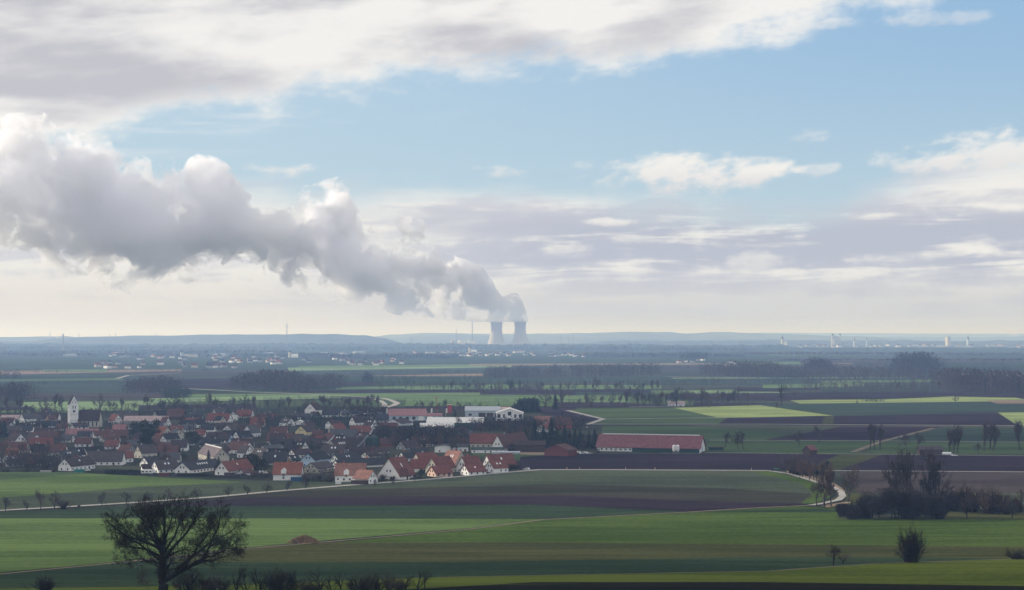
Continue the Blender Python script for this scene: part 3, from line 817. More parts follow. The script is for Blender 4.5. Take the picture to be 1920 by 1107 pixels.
# feed silos
def silo(px, yb, r, h, label, mat='white', legs=True, cat='silo'):
    P = gp(px, yb); ro = empty('feed_silo', P, label=label, cat=cat)
    z0 = h * .42 if legs else 0
    MB().lathe([(.2, z0 * .55), (r, z0), (r, h * .92), (r * .5, h), (0.02, h * 1.02)] if legs else [(r, -.5), (r, h * .8), (r * .15, h), (.02, h)], 20).build('tank', wallm(mat), ro, smooth=False)
    if legs:
        for a in range(4): MB().tube((r * .85 * cos(a * pi / 2 + .6), r * .85 * sin(a * pi / 2 + .6), -.3), (r * .85 * cos(a * pi / 2 + .6), r * .85 * sin(a * pi / 2 + .6), z0 + .3), .12, .12, 6).build('leg', wallm('grey'), ro)
    else: MB().lathe([(r * 1.05, h * .78), (r * .15, h + .1), (.02, h + .1)], 20).build('lid', roofm('grey'), ro)
    return ro
silo(1264, 852, 1.25, 6.6, 'left one of two white feed silos before the cattle shed')
silo(1270.5, 852, 1.25, 6.6, 'right one of two white feed silos before the cattle shed')
silo(688, 839, 3.6, 9.2, 'left dark green round silo with grey cone lid', 'dkgreen', False)
silo(702, 839, 3.6, 9.2, 'right dark green round silo with grey cone lid', 'dkgreen', False)
P = gp(675, 844); cv = empty('conveyor', P, label='long slanted grey conveyor pipe beside the green silos', cat='conveyor')
MB().tube((-3, 0, .5), (6, 3, 11), .3, .3, 6, True).build('pipe', wallm('grey'), cv)
MB().tube((3, 2, -.3), (3, 2, 7.5), .15, .15, 5).build('support', wallm('grey'), cv)
P = gp(1775, 855); tk = empty('liquid_tank', P, label='white lying tank beside the dark timber hut', cat='tank')
MB().prism([(1.1 * cos(a * pi / 8), 1.5 + 1.1 * sin(a * pi / 8)) for a in range(16)], -3, 3).build('barrel', wallm('white'), tk)
for x_ in (-2, 2): box_part('cradle', wallm('grey'), tk, x_ - .2, -.9, -.3, x_ + .2, .9, 1)
# ------------------------------------------------------------------ church
P = gp(131, 803); s_ = F / dist(803)
ch = empty('church', P, label='white village church with tall tower and dark brown nave roof', cat='church')
tw = MB(); a = radians(-61)
def rot2(o, ang): o.rotation_euler = (0, 0, ang)
W = 7.7; ht = 45 / s_; hr_ = 60 / s_
tz = empty('tower', (0, 0, 0)); bpy.data.objects.remove(tz)
# tower body built in church space, turned by a about the near corner
def tp(x, y, z): return (x * cos(a) - y * sin(a), x * sin(a) + y * cos(a), z)
b = MB()
for q in ([(-W, 0), (0, 0), (0, W), (-W, W)],):
    pts = [tp(x, y, -1) for x, y in q] + [tp(x, y, ht) for x, y in q]
    n0 = len(b.v); b.v += pts; b.f += [(3, 2, 1, 0), (0, 1, 5, 4), (1, 2, 6, 5), (2, 3, 7, 6), (3, 0, 4, 7)]
b.v += [tp(0, W / 2, hr_), tp(-W, W / 2, hr_)]; b.f += [(5, 6, 8), (7, 4, 9), ]
tower = b.build('tower', wallm('white'), ch)
r = MB()
for y0 in (-.35, W + .35):
    zz = ht - .6
    q = [tp(.0, y0, zz), tp(-W, y0, zz), tp(-W, W / 2, hr_ + .1), tp(.0, W / 2, hr_ + .1)]
    r.quad(*q); r.quad(*[(x, y, z + .3) for x, y, z in q][::-1])
r.build('tower_roof', roofm('brown'), tower)
def tbox(name, y0, y1, z0, z1, face, mat=None, d=.08):
    b = MB()
    c_ = [(d, y0, z0), (d, y1, z0), (d, y1, z1), (d, y0, z1)] if face == 'r' else [(y0, -d, z0), (y1, -d, z0), (y1, -d, z1), (y0, -d, z1)]
    e_ = [(-.2, *p[1:]) if face == 'r' else (p[0], .2, p[2]) for p in c_]
    b.v = [tp(*p) for p in c_ + e_]; b.f = [(0, 1, 2, 3), (0, 4, 5, 1), (1, 5, 6, 2), (2, 6, 7, 3), (3, 7, 4, 0)]
    return b.build(name, mat or M_glass(), tower)
for y_ in (W * .32, W * .6): tbox('belfry_opening', y_, y_ + .8, ht - 4.2, ht - 1.6, 'r')
tbox('belfry_opening', -W * .6, -W * .6 + .8, ht - 4.2, ht - 1.6, 'f'); tbox('belfry_opening', -W * .6, -W * .6 + .8, ht - 8, ht - 6.6, 'f')
for zz, ww in ((ht + 1.5, .35), (ht + 3.4, .25)):
    for y_ in (W * .5 - 1.3 * (zz < ht + 3), W * .5 + 1.3 * (zz < ht + 3)): tbox('gable_opening', y_ - ww, y_ + ww, zz - .5, zz + .6, 'r')
b = MB(); cz = ht - 6.6
for k in range(20): b.v.append(tp(.14, W * .5 + 1.25 * cos(k * pi / 10), cz + 1.25 * sin(k * pi / 10)))
b.f.append(tuple(range(20))); b.build('clock_face', plain('clock_grey', (.06, .07, .10), .1), tower)
b = MB(); b.v = [tp(.18, W * .5 - .1, cz), tp(.18, W * .5 + .1, cz), tp(.18, W * .5 + .1, cz + 1.1), tp(.18, W * .5 - .1, cz + 1.1), tp(.19, W * .5, cz - .1), tp(.19, W * .5 + .8, cz - .1), tp(.19, W * .5 + .8, cz + .1), tp(.19, W * .5, cz + .1)]
b.f = [(0, 1, 2, 3), (4, 5, 6, 7)]; b.build('clock_hands', wallm('white'), tower)
for k, zz in enumerate((ht * .3, ht * .55)): tbox('cornice', .2, W - .2, zz, zz + .3, 'r', wallm('grey'), .1)
MB().tube(tp(-.5, W / 2, hr_), tp(-.5, W / 2, hr_ + 2.2), .1, .05, 5).build('spire_cross', wallm('grey'), tower)
nl = (184 - 145) / s_; nh = 14 / s_; nr = 33 / s_; x0 = 14 / s_; yb0 = 3.0
nv = MB(); nv.prism([(yb0, -1), (yb0 + 13, -1), (yb0 + 13, nh), (yb0 + 6.5, nr - .1), (yb0, nh)], x0, x0 + nl); nav = nv.build('nave', wallm('cream'), ch)
nr_ = MB()
for s in (-1, 1): nr_.prism([(yb0 + 6.5, nr), (yb0 + 6.5 + s * 7.1, nh - .7), (yb0 + 6.5 + s * 7.1, nh - .4), (yb0 + 6.5, nr + .3)], x0 - .4, x0 + nl + .4)
nr_.build('nave_roof', roofm('brown'), ch)
for k in range(5):
    u = x0 + nl * (k + .6) / 5.2; b = MB(); b.prism([(u - .6, 1.6), (u + .6, 1.6), (u + .6, 5), (u + .35, 5.6), (u, 5.9), (u - .35, 5.6), (u - .6, 5)], yb0 - .08, yb0 + .1, 'y'); b.build('arched_window', M_glass(), nav)
# ------------------------------------------------------------------ vehicles and small yard things
def car(px, yb, rz, paint, label, kind='car', cat='car'):
    P = gp(px, yb); P.z += .12; root = empty(kind.replace('car', 'parked_car') if kind == 'car' else kind, P, rz, label=label, cat=cat, group='parked vehicles')
    van = kind != 'car'; L_, W_ = (2.7, .98) if van else (2.15, .88)
    pr = [(-L_, .35), (L_, .35), (L_ + .05, .8), (L_ - .9, 1.05), (L_ - 1.3, 2.0), (-L_ + .05, 2.05), (-L_ - .03, 1.0)] if van else [(-L_, .32), (L_, .32), (L_ + .04, .72), (L_ - .85, .92), (L_ - 1.5, 1.42), (-L_ + .9, 1.45), (-L_ + .1, .95)]
    m = MB(); m.prism(pr, -W_, W_, 'y'); m.build('body', plain('paint_' + paint, dict(white=(.8, .8, .8), silver=(.5, .52, .55), green=(.02, .06, .05), dark=(.03, .035, .045))[paint], .03, 1, .25, spec=.5), root)
    g_ = [(L_ - 1.28, 1.5), (L_ - 1.4, 1.85), (L_ - 2.4, 1.85), (L_ - 2.4, 1.5)] if van else [(L_ - 1.1, .98), (L_ - 1.52, 1.36), (-L_ + .95, 1.39), (-L_ + .4, .98)]
    m = MB(); m.prism(g_, -W_ - .02, W_ + .02, 'y'); m.build('windows', M_glass(), root)
    for sx in (-1, 1):
        for sy in (-1, 1):
            m = MB(); m.prism([(sx * L_ * .62 + .33 * cos(a_ * pi / 5), .33 + .33 * sin(a_ * pi / 5)) for a_ in range(10)], sy * W_ - .12, sy * W_ + .05, 'y'); m.build('wheel', plain('tyre', (.02, .02, .02), .1), root)
    return root
car(163, 884, .1, 'white', 'white car parked right of the front white house')
car(463, 891.5, .2, 'silver', 'silver car parked before the red roofed house')
car(457, 893, -.1, 'dark', 'dark car parked beside the silver car')
car(494, 889.5, 0, 'white', 'white van parked by the dark hedge', 'parked_van', 'van')
car(987, 882, 2.8, 'white', 'white car on the lane at the village end')
car(1455, 885, 2.6, 'green', 'dark green off-road car on the bend of the lane', 'parked_van', 'car')
car(1086, 850, .3, 'white', 'white car nearest the dark red barn')
car(1092, 852, .5, 'silver', 'silver car in the yard, second from the barn')
car(1099, 851, .2, 'white', 'white car in the yard, third from the barn')
car(1105, 852, .6, 'silver', 'silver car in the yard, farthest from the barn')
car(1098, 803, 0, 'white', 'white car by the road junction behind the spruces')
car(1790, 856, 0, 'white', 'white car parked right of the lying tank')
car(738, 788, 0, 'dark', 'dark car before the grey factory')
car(770, 792, .3, 'white', 'white van before the grey factory', 'parked_van', 'van')
def yardbox(name, x0, x1, yb, h, mat, label, cat, d=3.0, lid=None):
    s = F / dist(yb); P = gp((x0 + x1) / 2, yb); l = (x1 - x0) / s / 2; ro = empty(name, P, label=label, cat=cat)
    box_part('body', mat, ro, -l, 0, -.3, l, d, h); box_part('lid', lid or mat, ro, -l - .1, -.1, h + .003, l + .1, d + .1, h + .18); return ro
yardbox('container', 139, 156, 887, 1.9, plain('teal_paint', (.02, .18, .16), .1), 'teal green container beside the front white house', 'container')
yardbox('boundary_wall', 75, 96, 887, 1.2, wallm('grey'), 'low pale wall in front of dark shrubs at the left', 'wall', .5, roofm('white'))
yardbox('boundary_wall', 298, 317, 893, 1.8, wallm('redwood'), 'low red brown wall at the village front', 'wall', .5)
yardbox('garden_shed', 545, 566, 903, 2.2, plain('blue_tarp', (.03, .09, .18), .15), 'dark blue garden shed before the orange roofed house', 'shed', 3, plain('blue_tarp', (.03, .09, .18), .15))
yardbox('garden_shed', 658, 690, 910, 2.4, wallm('wood'), 'dark timber garage before the salmon roofed house', 'garage', 3.5)
yardbox('garden_shed', 420, 440, 894.5, 2.3, wallm('wood'), 'dark garden shed before the red roofed house', 'shed', 3.0, roofm('grey'))
yardbox('garden_pavilion', 629, 639, 909, 2.2, wallm('white'), 'small white garden shelter before the salmon roofed house', 'shelter', 2.5, roofm('white'))
P = gp(275, 889.5); cvn = empty('caravan', P, 0.05, label='white caravan with curved roof at the village front', cat='caravan')
MB().prism([(-3.6, .5), (3.6, .5), (3.7, 1.5), (3.2, 2.5), (-3.2, 2.6), (-3.7, 1.6)], 0, 2.2, 'y').build('body', wallm('white'), cvn)
for x_ in (-2.2, 0, 2.2): box_part('window', M_glass(), cvn, x_ - .6, -.05, 1.3, x_ + .6, .1, 2.0)
for x_ in (-.4, .4): MB().prism([(x_ + .35 * cos(a_ * pi / 5), .35 + .35 * sin(a_ * pi / 5)) for a_ in range(10)], -.05, .2, 'y').build('wheel', plain('tyre', (.02, .02, .02), .1), cvn)
# advertising pylon, flags, mast
P = gp(843, 776); o = empty('sign_tower', P, label='slim red sign tower between the factory and the workshop', cat='sign')
box_part('panel', plain('sign_red', (.35, .05, .04), .1), o, -2.5, 0, -.3, 2.5, 1.5, 9.5); box_part('edge', wallm('white'), o, -2.55, -.05, 9.503, 2.55, 1.55, 9.7)
for i, px in enumerate((724, 808, 836)):
    P = gp(px, 782); o = empty('flag', P, label='white flag on a pole by the factory, %s from left' % ORD[i], cat='flag', group='flags by the factory')
    MB().tube((0, 0, -.3), (0, 0, 9), .12, .08, 6).build('pole', wallm('white'), o); box_part('cloth', wallm('white'), o, 0.1, -.03, 4, 1.5, .03, 8.8)
P = gp(819, 779); o = empty('crane_mast', P, label='thin red crane mast behind the factory', cat='mast')
MB().tube((0, 0, -.3), (0, 0, 19), .5, .4, 4).build('mast', plain('sign_red', (.35, .05, .04), .1), o); MB().tube((-4, 0, 19), (1.5, 0, 20), .25, .25, 4, True).build('jib', plain('sign_red', (.35, .05, .04), .1), o)

for i, (px, yb) in enumerate(((1063, 881), (1087, 881), (1173, 881.5), (1228, 881.5), (1409, 882.5))):
    P = gp(px, yb); o = empty('marker_post', P, label='small pale marker post beside the straight lane, %s from left' % ORD[i], cat='post', group='marker posts on the lane')
    MB().tube((0, 0, -.2), (0, 0, 1.5), .13, .11, 6, True).build('post', wallm('pinkish'), o); MB().tube((0, 0, 1.5), (0, 0, 1.75), .14, .14, 6, True).build('cap', wallm('grey'), o)
# ------------------------------------------------------------------ trees
BARK = plain('bark_grey', (.060, .050, .046), .35, 2.0, .95)
TWIG = plain('twigs_brown', (.075, .058, .052), .35, .5, .95)
BARKD = plain('bark_dark', (.020, .018, .016), .3, 2.0, .95)
TWIGR = plain('twigs_reddish', (.105, .062, .050), .3, .5, .95)
TWIGG = plain('twigs_olive', (.060, .062, .040), .3, .5, .95)
TWD = plain('twigs_dark', (.030, .027, .028), .3, .5, .95)
NEED = plain('needles', (.016, .030, .022), .5, .6, .95)
IVY = plain('evergreen_leaves', (.030, .042, .022), .5, .6, .9)
def rdir(rr, d, ang):
    u = d.orthogonal().normalized(); u.rotate(Matrix.Rotation(rr.uniform(0, 2 * pi), 3, d).to_euler())
    return (d * cos(ang) + u * sin(ang)).normalized()
def grow(tr, tw, rr, p, d, L, r, dep, maxd, P):
    # one limb as a few bent segments; children along it and at its tip
    n = 3 if dep < maxd - 1 else 2
    pts = [p]; q = p; dd = d
    for i in range(n):
        dd = (dd + Vector((rr.gauss(0, 1), rr.gauss(0, 1), rr.gauss(0, 1))) * P['wob'] + Vector((0, 0, P['up']))).normalized()
        q = q + dd * L / n; pts.append(q)
    r1 = r * P['tap']
    t = tr if dep < P['split'] else tw
    sides = 6 if dep == 0 else 4 if dep < 3 else 3
    for i in range(n): t.tube(pts[i], pts[i + 1], r + (r1 - r) * i / n, r + (r1 - r) * (i + 1) / n, sides)
    if dep >= maxd: return
    k = P['kids'] if dep else P['kids0']
    for j in range(k):
        f = 1.0 if j == 0 else rr.uniform(P['low'] if dep else P['low0'], 1)
        i = min(n - 1, int(f * n)); a = pts[i] + (pts[i + 1] - pts[i]) * (f * n - i)
        ang = rr.uniform(*P['ang']) * (0.5 if j == 0 else 1)
        c = rdir(rr, dd, ang)
        if P['flat'] and dep == 0: c.z = abs(c.z) * .8 + .1; c.normalize()
        grow(tr, tw, rr, a, c, L * rr.uniform(*P['len']), max(P['rmin'], r1 * rr.uniform(.55, .8) if j else r1 * .9), dep + 1, maxd, P)
BP = dict(wob=.12, up=.05, tap=.7, kids=3, kids0=5, low=.3, low0=.45, ang=(.3, .85), len=(.62, .85), rmin=.062, split=2, flat=False)
def fit(mbs, h, wid=None):
    V = [v for m in mbs for v in m.v]; Z = sorted(v[2] for v in V); z1 = Z[int(len(Z) * .985)]; k = h / z1
    XX = sorted(sqrt(v[0] ** 2 + v[1] ** 2) for v in V); rx = max(XX[int(len(XX) * .93)], 1e-3); kx = (wid / rx) if wid else k
    for m in mbs: m.v = [(x * kx, y * kx, z * k) for x, y, z in m.v]
def bare_tree(name, seed, h=10, wid=None, maxd=5, tm=None, bm_=None, **kw):
    rr = random.Random(seed); P = dict(BP); P.update(kw); t = MB(); c = MB()
    grow(t, c, rr, Vector((0, 0, -.3)), Vector((0, 0, 1)), 3.4, .34, 0, maxd, P)
    fit((t, c), h, wid)
    o = empty(name); t.build('trunk', bm_ or BARK, o); c.build('crown', tm or TWIG, o); return o
def conifer(name, seed, h=10, wid=2.4, slim=False):
    rr = random.Random(seed); t = MB().tube((0, 0, -.3), (0, 0, h * .95), .22, .03, 6); c = MB()
    n = int(h * 95)
    for i in range(n):
        f = rr.random() ** 1.35; z = h * (.10 + .90 * f); rm = wid * (1 - f) ** (.85 if not slim else .5) * rr.uniform(.55, 1.12) + .08
        a = rr.uniform(0, 2 * pi); q = rr.uniform(.35, 1); x, y = rm * q * cos(a), rm * q * sin(a); l = .35 + .5 * (1 - f)
        dx_, dy_ = cos(a), sin(a); px_, py_ = -dy_, dx_
        c.quad((x, y, z), (x + dx_ * l + px_ * l * .45, y + dy_ * l + py_ * l * .45, z - l * rr.uniform(.3, .8)), (x + dx_ * l * .7 - px_ * l * .5, y + dy_ * l * .7 - py_ * l * .5, z - l * rr.uniform(.1, .5)))
    c.tube((0, 0, h * .1), (0, 0, h), wid * .55, .02, 7)
    o = empty(name); t.build('trunk', BARKD, o); c.build('crown', NEED, o); return o
def leafy(name, seed, h, wid, mat, base=.12, n=900, sz=.35, round_=True):
    rr = random.Random(seed); t = MB().tube((0, 0, -.3), (0, 0, h * .5), .2, .1, 5); c = MB()
    cl = [(Vector((rr.uniform(-1, 1) * wid * .6, rr.uniform(-1, 1) * wid * .6, h * rr.uniform(.3, .85))), wid * rr.uniform(.3, .55)) for _ in range(9)]
    for i in range(n):
        p, r = rr.choice(cl); d = Vector((rr.gauss(0, 1), rr.gauss(0, 1), rr.gauss(0, 1))).normalized(); q = p + d * r * rr.uniform(.5, 1.05)
        q.z = max(.05, min(h, q.z)); u = Vector((rr.gauss(0, 1), rr.gauss(0, 1), rr.gauss(0, 1))).normalized() * sz; v = u.orthogonal().normalized() * sz
        c.quad(q, q + u, q + u * .4 + v)
    o = empty(name); t.build('trunk', BARKD, o); c.build('crown', mat, o); return o
def bush(name, seed, h, wid, mat, stems=40, dep=2, fan=.9, bm_=None, rmin=.03, r0=.07):
    rr = random.Random(seed); t = MB(); c = MB(); P = dict(BP, kids=3, kids0=3, wob=.18, up=.10, split=1, rmin=rmin, len=(.5, .8), low=.25, low0=.3, ang=(.25, .7))
    for i in range(stems):
        a = rr.uniform(0, 2 * pi); e = rr.uniform(0, fan)
        d = Vector((cos(a) * sin(e), sin(a) * sin(e), cos(e)))
        grow(t, c, rr, Vector((rr.gauss(0, .12) * wid, rr.gauss(0, .12) * wid, -.2)), d, 2.0 * rr.uniform(.6, 1.1), r0, 0, dep, P)
    fit((t, c), h, wid)
    o = empty(name); t.build('stem', bm_ or BARKD, o); c.build('crown', mat, o); return o
PRO = dict(
    round=[bare_tree('bare_tree', s, 10, 4.6) for s in (1, 2, 3)],
    tall=[bare_tree('bare_tree', s, 10, 2.6, ang=(.2, .6), kids0=6, low0=.3, up=.12) for s in (11, 12, 13)],
    red=[bare_tree('bare_tree', s, 10, 3.8, tm=TWIGR) for s in (21, 22)],
    olive=[bare_tree('bare_tree', s, 10, 4.2, tm=TWIGG) for s in (31,)],
    open=[bare_tree('bare_tree', s, 10, 4.8, maxd=4, kids0=6, low0=.3, ang=(.35, 1.0), rmin=.085, tm=TWD, bm_=BARKD) for s in (41, 42)],
    spruce=[conifer('spruce_tree', s, 10, 2.3) for s in (51, 52)],
    thuja=[conifer('spruce_tree', s, 10, 1.7, True) for s in (55,)],
    ever=[leafy('evergreen_tree', s, 10, 3.8, IVY, n=1100, sz=.55) for s in (61, 62)],
    bush=[bush('bare_bush', s, 4, 3.0, TWIG, 34) for s in (71, 72)],
    hedge=[leafy('evergreen_bush', s, 3, 2.4, IVY, n=500, sz=.35) for s in (81,)])
USED = set()
TR = random.Random(99); NT = {}
def tree(kind, px, yb, hpx, label, group=None, wide=1.0, cat=None, metres=None):
    s = F / dist(yb); P = gp(px, yb); k = (metres or hpx / s)
    L = PRO[kind]; i = TR.randrange(len(L)); src = L[i]
    base = 10 if kind not in ('bush', 'hedge') else (4 if kind == 'bush' else 3)
    o = src if (kind, i) not in USED else copy_tree(src); USED.add((kind, i))
    o.location = (P.x, P.y, P.z); o.rotation_euler = (0, 0, TR.uniform(0, 6.28)); z = k / base
    o.scale = (z * wide * TR.uniform(.88, 1.12), z * wide * TR.uniform(.88, 1.12), z)
    o['label'] = label; o['category'] = cat or dict(bush='bush', hedge='bush').get(kind, 'tree')
    if group: o['group'] = group
    return o
# along the lane in front of the village
for i, (px, yb, h, k) in enumerate(((10, 959, 26, 'open'), (50, 957, 19, 'open'), (76, 956, 36, 'round'), (103, 954, 32, 'round'), (191, 950, 26, 'round'), (237, 946, 23, 'open'), (278, 943, 21, 'open'), (315, 941, 24, 'round'), (369, 936, 20, 'open'), (428, 931, 19, 'open'), (464, 928.5, 19, 'open'), (500, 925.5, 20, 'open'), (539, 921, 20, 'open'), (573, 918, 16, 'open'), (702, 913, 13, 'open'), (737, 909, 14, 'open'), (778, 904, 16, 'tall'))):
    tree(k, px, yb, h, 'small bare tree on the village lane, %s from left' % ORD[i], 'small bare trees along the lane', .95)
tree('bush', 120, 955, 17, 'dark round bush under the bare trees by the lane')
tree('bush', 148, 951.5, 5, 'tiny low bush on the lane verge')
# named single trees near the village
for kind, px, yb, h, lb in (
    ('spruce', 391, 880, 36, 'dark spruce behind the skylight roofed front house'), ('spruce', 410, 884, 28, 'thin spruce left of the red roofed front house'),
    ('ever', 470, 885, 40, 'broad dark evergreen between the front houses'), ('ever', 490, 893, 42, 'dark evergreen behind the white van'), ('spruce', 480, 884, 30, 'pointed spruce among the evergreens by the van'),
    ('thuja', 584, 852, 28, 'slim dark cypress before the long brown roof'), ('ever', 256, 822, 34, 'large dark evergreen right of the church'), ('ever', 281, 830, 44, 'second large dark evergreen right of the church'),
    ('ever', 273, 852, 44, 'broad brown green tree in the middle of the village'), ('spruce', 298, 866, 20, 'small spruce behind the village front'), ('ever', 357, 834, 28, 'speckled evergreen beside the cream house'), ('ever', 366, 838, 30, 'evergreen right of the speckled one'),
    ('spruce', 8, 822, 34, 'tall dark spruce at the left edge'), ('spruce', 2, 818, 26, 'spruce behind the one at the left edge'), ('ever', 345, 864, 14, 'low evergreen above the front roofs'), ('spruce', 559, 786, 24, 'spruce at the rear left of the tall white gabled house'),
    ('spruce', 514, 793, 24, 'dark spruce at the rear village edge'), ('ever', 727, 897, 20, 'small evergreen before the large white gable'), ('thuja', 1041, 770, 32, 'lone dark cypress in the meadow behind the village'), ('spruce', 853, 784, 16, 'small spruce left of the workshop hall'),
    ('spruce', 935, 767, 12, 'small spruce left of the dark conifer block'), ('ever', 790, 898, 22, 'olive evergreen between the red roofed houses'), ('ever', 1121, 852, 10, 'dark bush at the cattle shed corner'), ('spruce', 1104, 842, 34, 'dark spruce left of the cattle shed'), ('spruce', 1115, 842, 38, 'second dark spruce left of the cattle shed'), ('spruce', 1054, 786, 15, 'spruce above the pink roof'),
    ('thuja', 1041, 768, 26, 'second cypress right behind the lone one')):
    tree(kind, px, yb, h, lb, wide=1.25 if kind == 'ever' else 1.0)
for i, (px, yb, h) in enumerate(((967, 842, 34), (984, 840, 38), (1003, 838, 52), (1019, 842, 44), (1034, 838, 56), (1044, 841, 40), (1059, 843, 46), (1068, 840, 34), (1078, 842, 38), (1088, 838, 34), (1012, 846, 30), (976, 848, 20))):
    tree('spruce', px, yb, h, 'dark spruce in the row behind the farm, %s counted' % ORD[i], 'spruces behind the farm', 1.1)
for i in range(16):
    px = 958 + i * 3.3; tree('spruce', px, 775 - (i % 3) * 1.6, 14 + 12 * min(1, i / 6) + TR.uniform(-2, 3), 'dark conifer packed in the block behind the white hall', 'conifer block behind the white hall', 1.15)
# bare trees through the village
for i in range(72):
    yb = TR.uniform(795, 884); px = TR.uniform(-10, 740) if i < 58 else TR.uniform(740, 1000)
    if yb > 850 and px > 740: yb -= 30
    k = TR.choice(['round', 'round', 'red', 'olive', 'tall', 'open'])
    tree(k, px, yb, 0, 'bare winter tree standing between the village houses', 'bare trees between the village houses', metres=TR.uniform(6, 11.5))
for i in range(16):
    tree(TR.choice(['red', 'round', 'olive', 'round']), TR.uniform(715, 870), TR.uniform(822, 852), 0, 'bare tree in the dense garden grove right of the silos', 'garden grove right of the silos', metres=TR.uniform(8, 13))
for i in range(16):
    tree(TR.choice(['red', 'round', 'olive']), TR.uniform(0, 105), TR.uniform(858, 884), 0, 'bare tree in the thicket at the left village end', 'thicket at the left village end', metres=TR.uniform(7, 12))
for i in range(14):
    tree(TR.choice(['red', 'red', 'round']), TR.uniform(870, 1100), TR.uniform(806, 842), 0, 'reddish bare tree around the farm behind the spruces', 'bare trees around the farm', metres=TR.uniform(8, 13))
for i in range(26):
    px = 200 + i * 2.35; tree('hedge', px, 889.5 + (px - 200) * .02, 0, 'clipped dark hedge plant before the front houses', 'dark hedge before the front houses', 1.1, metres=2.9)
for i in range(20):
    px = 336 + i * 3.0; tree('hedge', px, 893.5 + (i * .06), 0, 'low dark garden hedge plant at the village front', 'low garden hedge at the village front', 1.1, metres=2.0)
for i in range(24):
    px = TR.choice([TR.uniform(0, 108), TR.uniform(470, 520), TR.uniform(570, 625), TR.uniform(705, 745), TR.uniform(955, 985)]); yb = {0: 886, 1: 896}.get(px > 400, 890) + (TR.uniform(4, 8) if 560 < px < 750 else 0)
    if px > 900: yb = 881
    tree('bush', px, yb, 0, 'leafless garden shrub at the village edge', 'garden shrubs at the village edge', 1.1, metres=TR.uniform(2.2, 4))
# hedgerows across the plain (yb0 -> yb1 over x0 -> x1)
def row(n, x0, x1, y0, y1, h0, h1, kinds, label, group, jit=1.6, wide=1.0):
    for i in range(n):
        t = (i + TR.uniform(-.45, .45)) / n; tree(TR.choice(kinds), x0 + (x1 - x0) * t, y0 + (y1 - y0) * t + TR.uniform(-jit, jit), TR.uniform(h0, h1) * 1.2, label, group, wide)
row(13, 780, 925, 773, 772, 9, 19, ['open', 'round'], 'bare tree in the line behind the workshop hall', 'tree line behind the workshop hall', .8, .8)
row(14, 580, 720, 768, 766, 14, 22, ['round', 'tall'], 'bare tree behind the tall white gabled house', 'trees behind the rear village edge', 2)
row(20, 180, 560, 772, 768, 12, 26, ['tall', 'round', 'open'], 'bare tree in the belt behind the village and church', 'tree belt behind the village', 3)
row(8, 0, 130, 778, 770, 14, 28, ['round', 'tall'], 'bare tree left behind the church', 'trees left behind the church', 4)
row(22, 980, 1340, 764, 763, 12, 30, ['open', 'tall', 'round'], 'bare tree in the nearest hedgerow of the plain', 'nearest hedgerow of the plain', 2.5, .8)
row(20, 1180, 1410, 762, 758, 14, 26, ['tall', 'round', 'open'], 'bare tree around the lone pinkish building', 'trees around the lone pinkish building', 2, .8)
row(28, 850, 1250, 737, 735, 10, 22, ['round', 'tall', 'open'], 'bare tree in the middle hedgerow of the plain', 'middle hedgerow of the plain', 2.0, .9)
tree('open', 1465, 761, 40, 'tall lone bare tree standing right of the pinkish building', wide=.7)
tree('thuja', 1607, 757, 8, 'tiny dark column tree in the yellowish field'); tree('round', 1792, 755, 13, 'round bare tree alone on the yellowish field')
for i, px in enumerate((1631, 1640, 1650)): tree('tall', px, 845, 48, 'slim pale bare tree by the field path, %s of three' % ORD[i], 'slim pale trees by the path', .75)
for i, (px, yb, h) in enumerate(((1385, 843, 32), (1394, 843, 34), (1360, 840, 30), (1500, 838, 30), (1535, 832, 34), (1455, 768, 14), (1700, 846, 34), (1720, 842, 30), (1780, 852, 46), (1788, 852, 52), (1795, 851, 50), (1835, 853, 22), (1845, 846, 56), (1862, 846, 48), (1856, 844, 50), (1912, 846, 56), (1925, 850, 50))):
    tree('tall' if h > 40 else 'round', px, yb, h, 'bare tree on the meadow at right, %s from left' % ORD[i], 'bare trees on the meadow at right', .85)
row(9, 1485, 1545, 888, 905, 18, 30, ['bush', 'red', 'ever'], 'dark shrub beside the bend of the lane', 'shrubs beside the lane bend', 3)
tree('ever', 1551, 890, 30, 'dark round crowned tree above the lane bend', wide=.8)
for i, (px, yb, h, k) in enumerate(((1532, 949, 46, 'round'), (1546, 951, 66, 'round'), (1559, 951, 80, 'tall'), (1590, 943, 66, 'round'), (1517, 905, 34, 'red'), (1500, 898, 26, 'red'), (1545, 915, 48, 'tall'), (1460, 884, 14, 'round'))):
    tree(k, px, yb, h, 'bare roadside tree at the bend, %s of the group' % ORD[i], 'bare trees at the lane bend', .85)
row(22, 1775, 1925, 962, 962, 18, 40, ['round', 'red', 'open', 'bush'], 'bare fruit tree in the row at the right', 'fruit tree row at the right', 5, .9)
tree('open', 1813, 973, 38, 'nearest fruit tree with forked trunk at the right', wide=.9)
tree('open', 1898, 974, 26, 'near fruit tree close to the right edge')
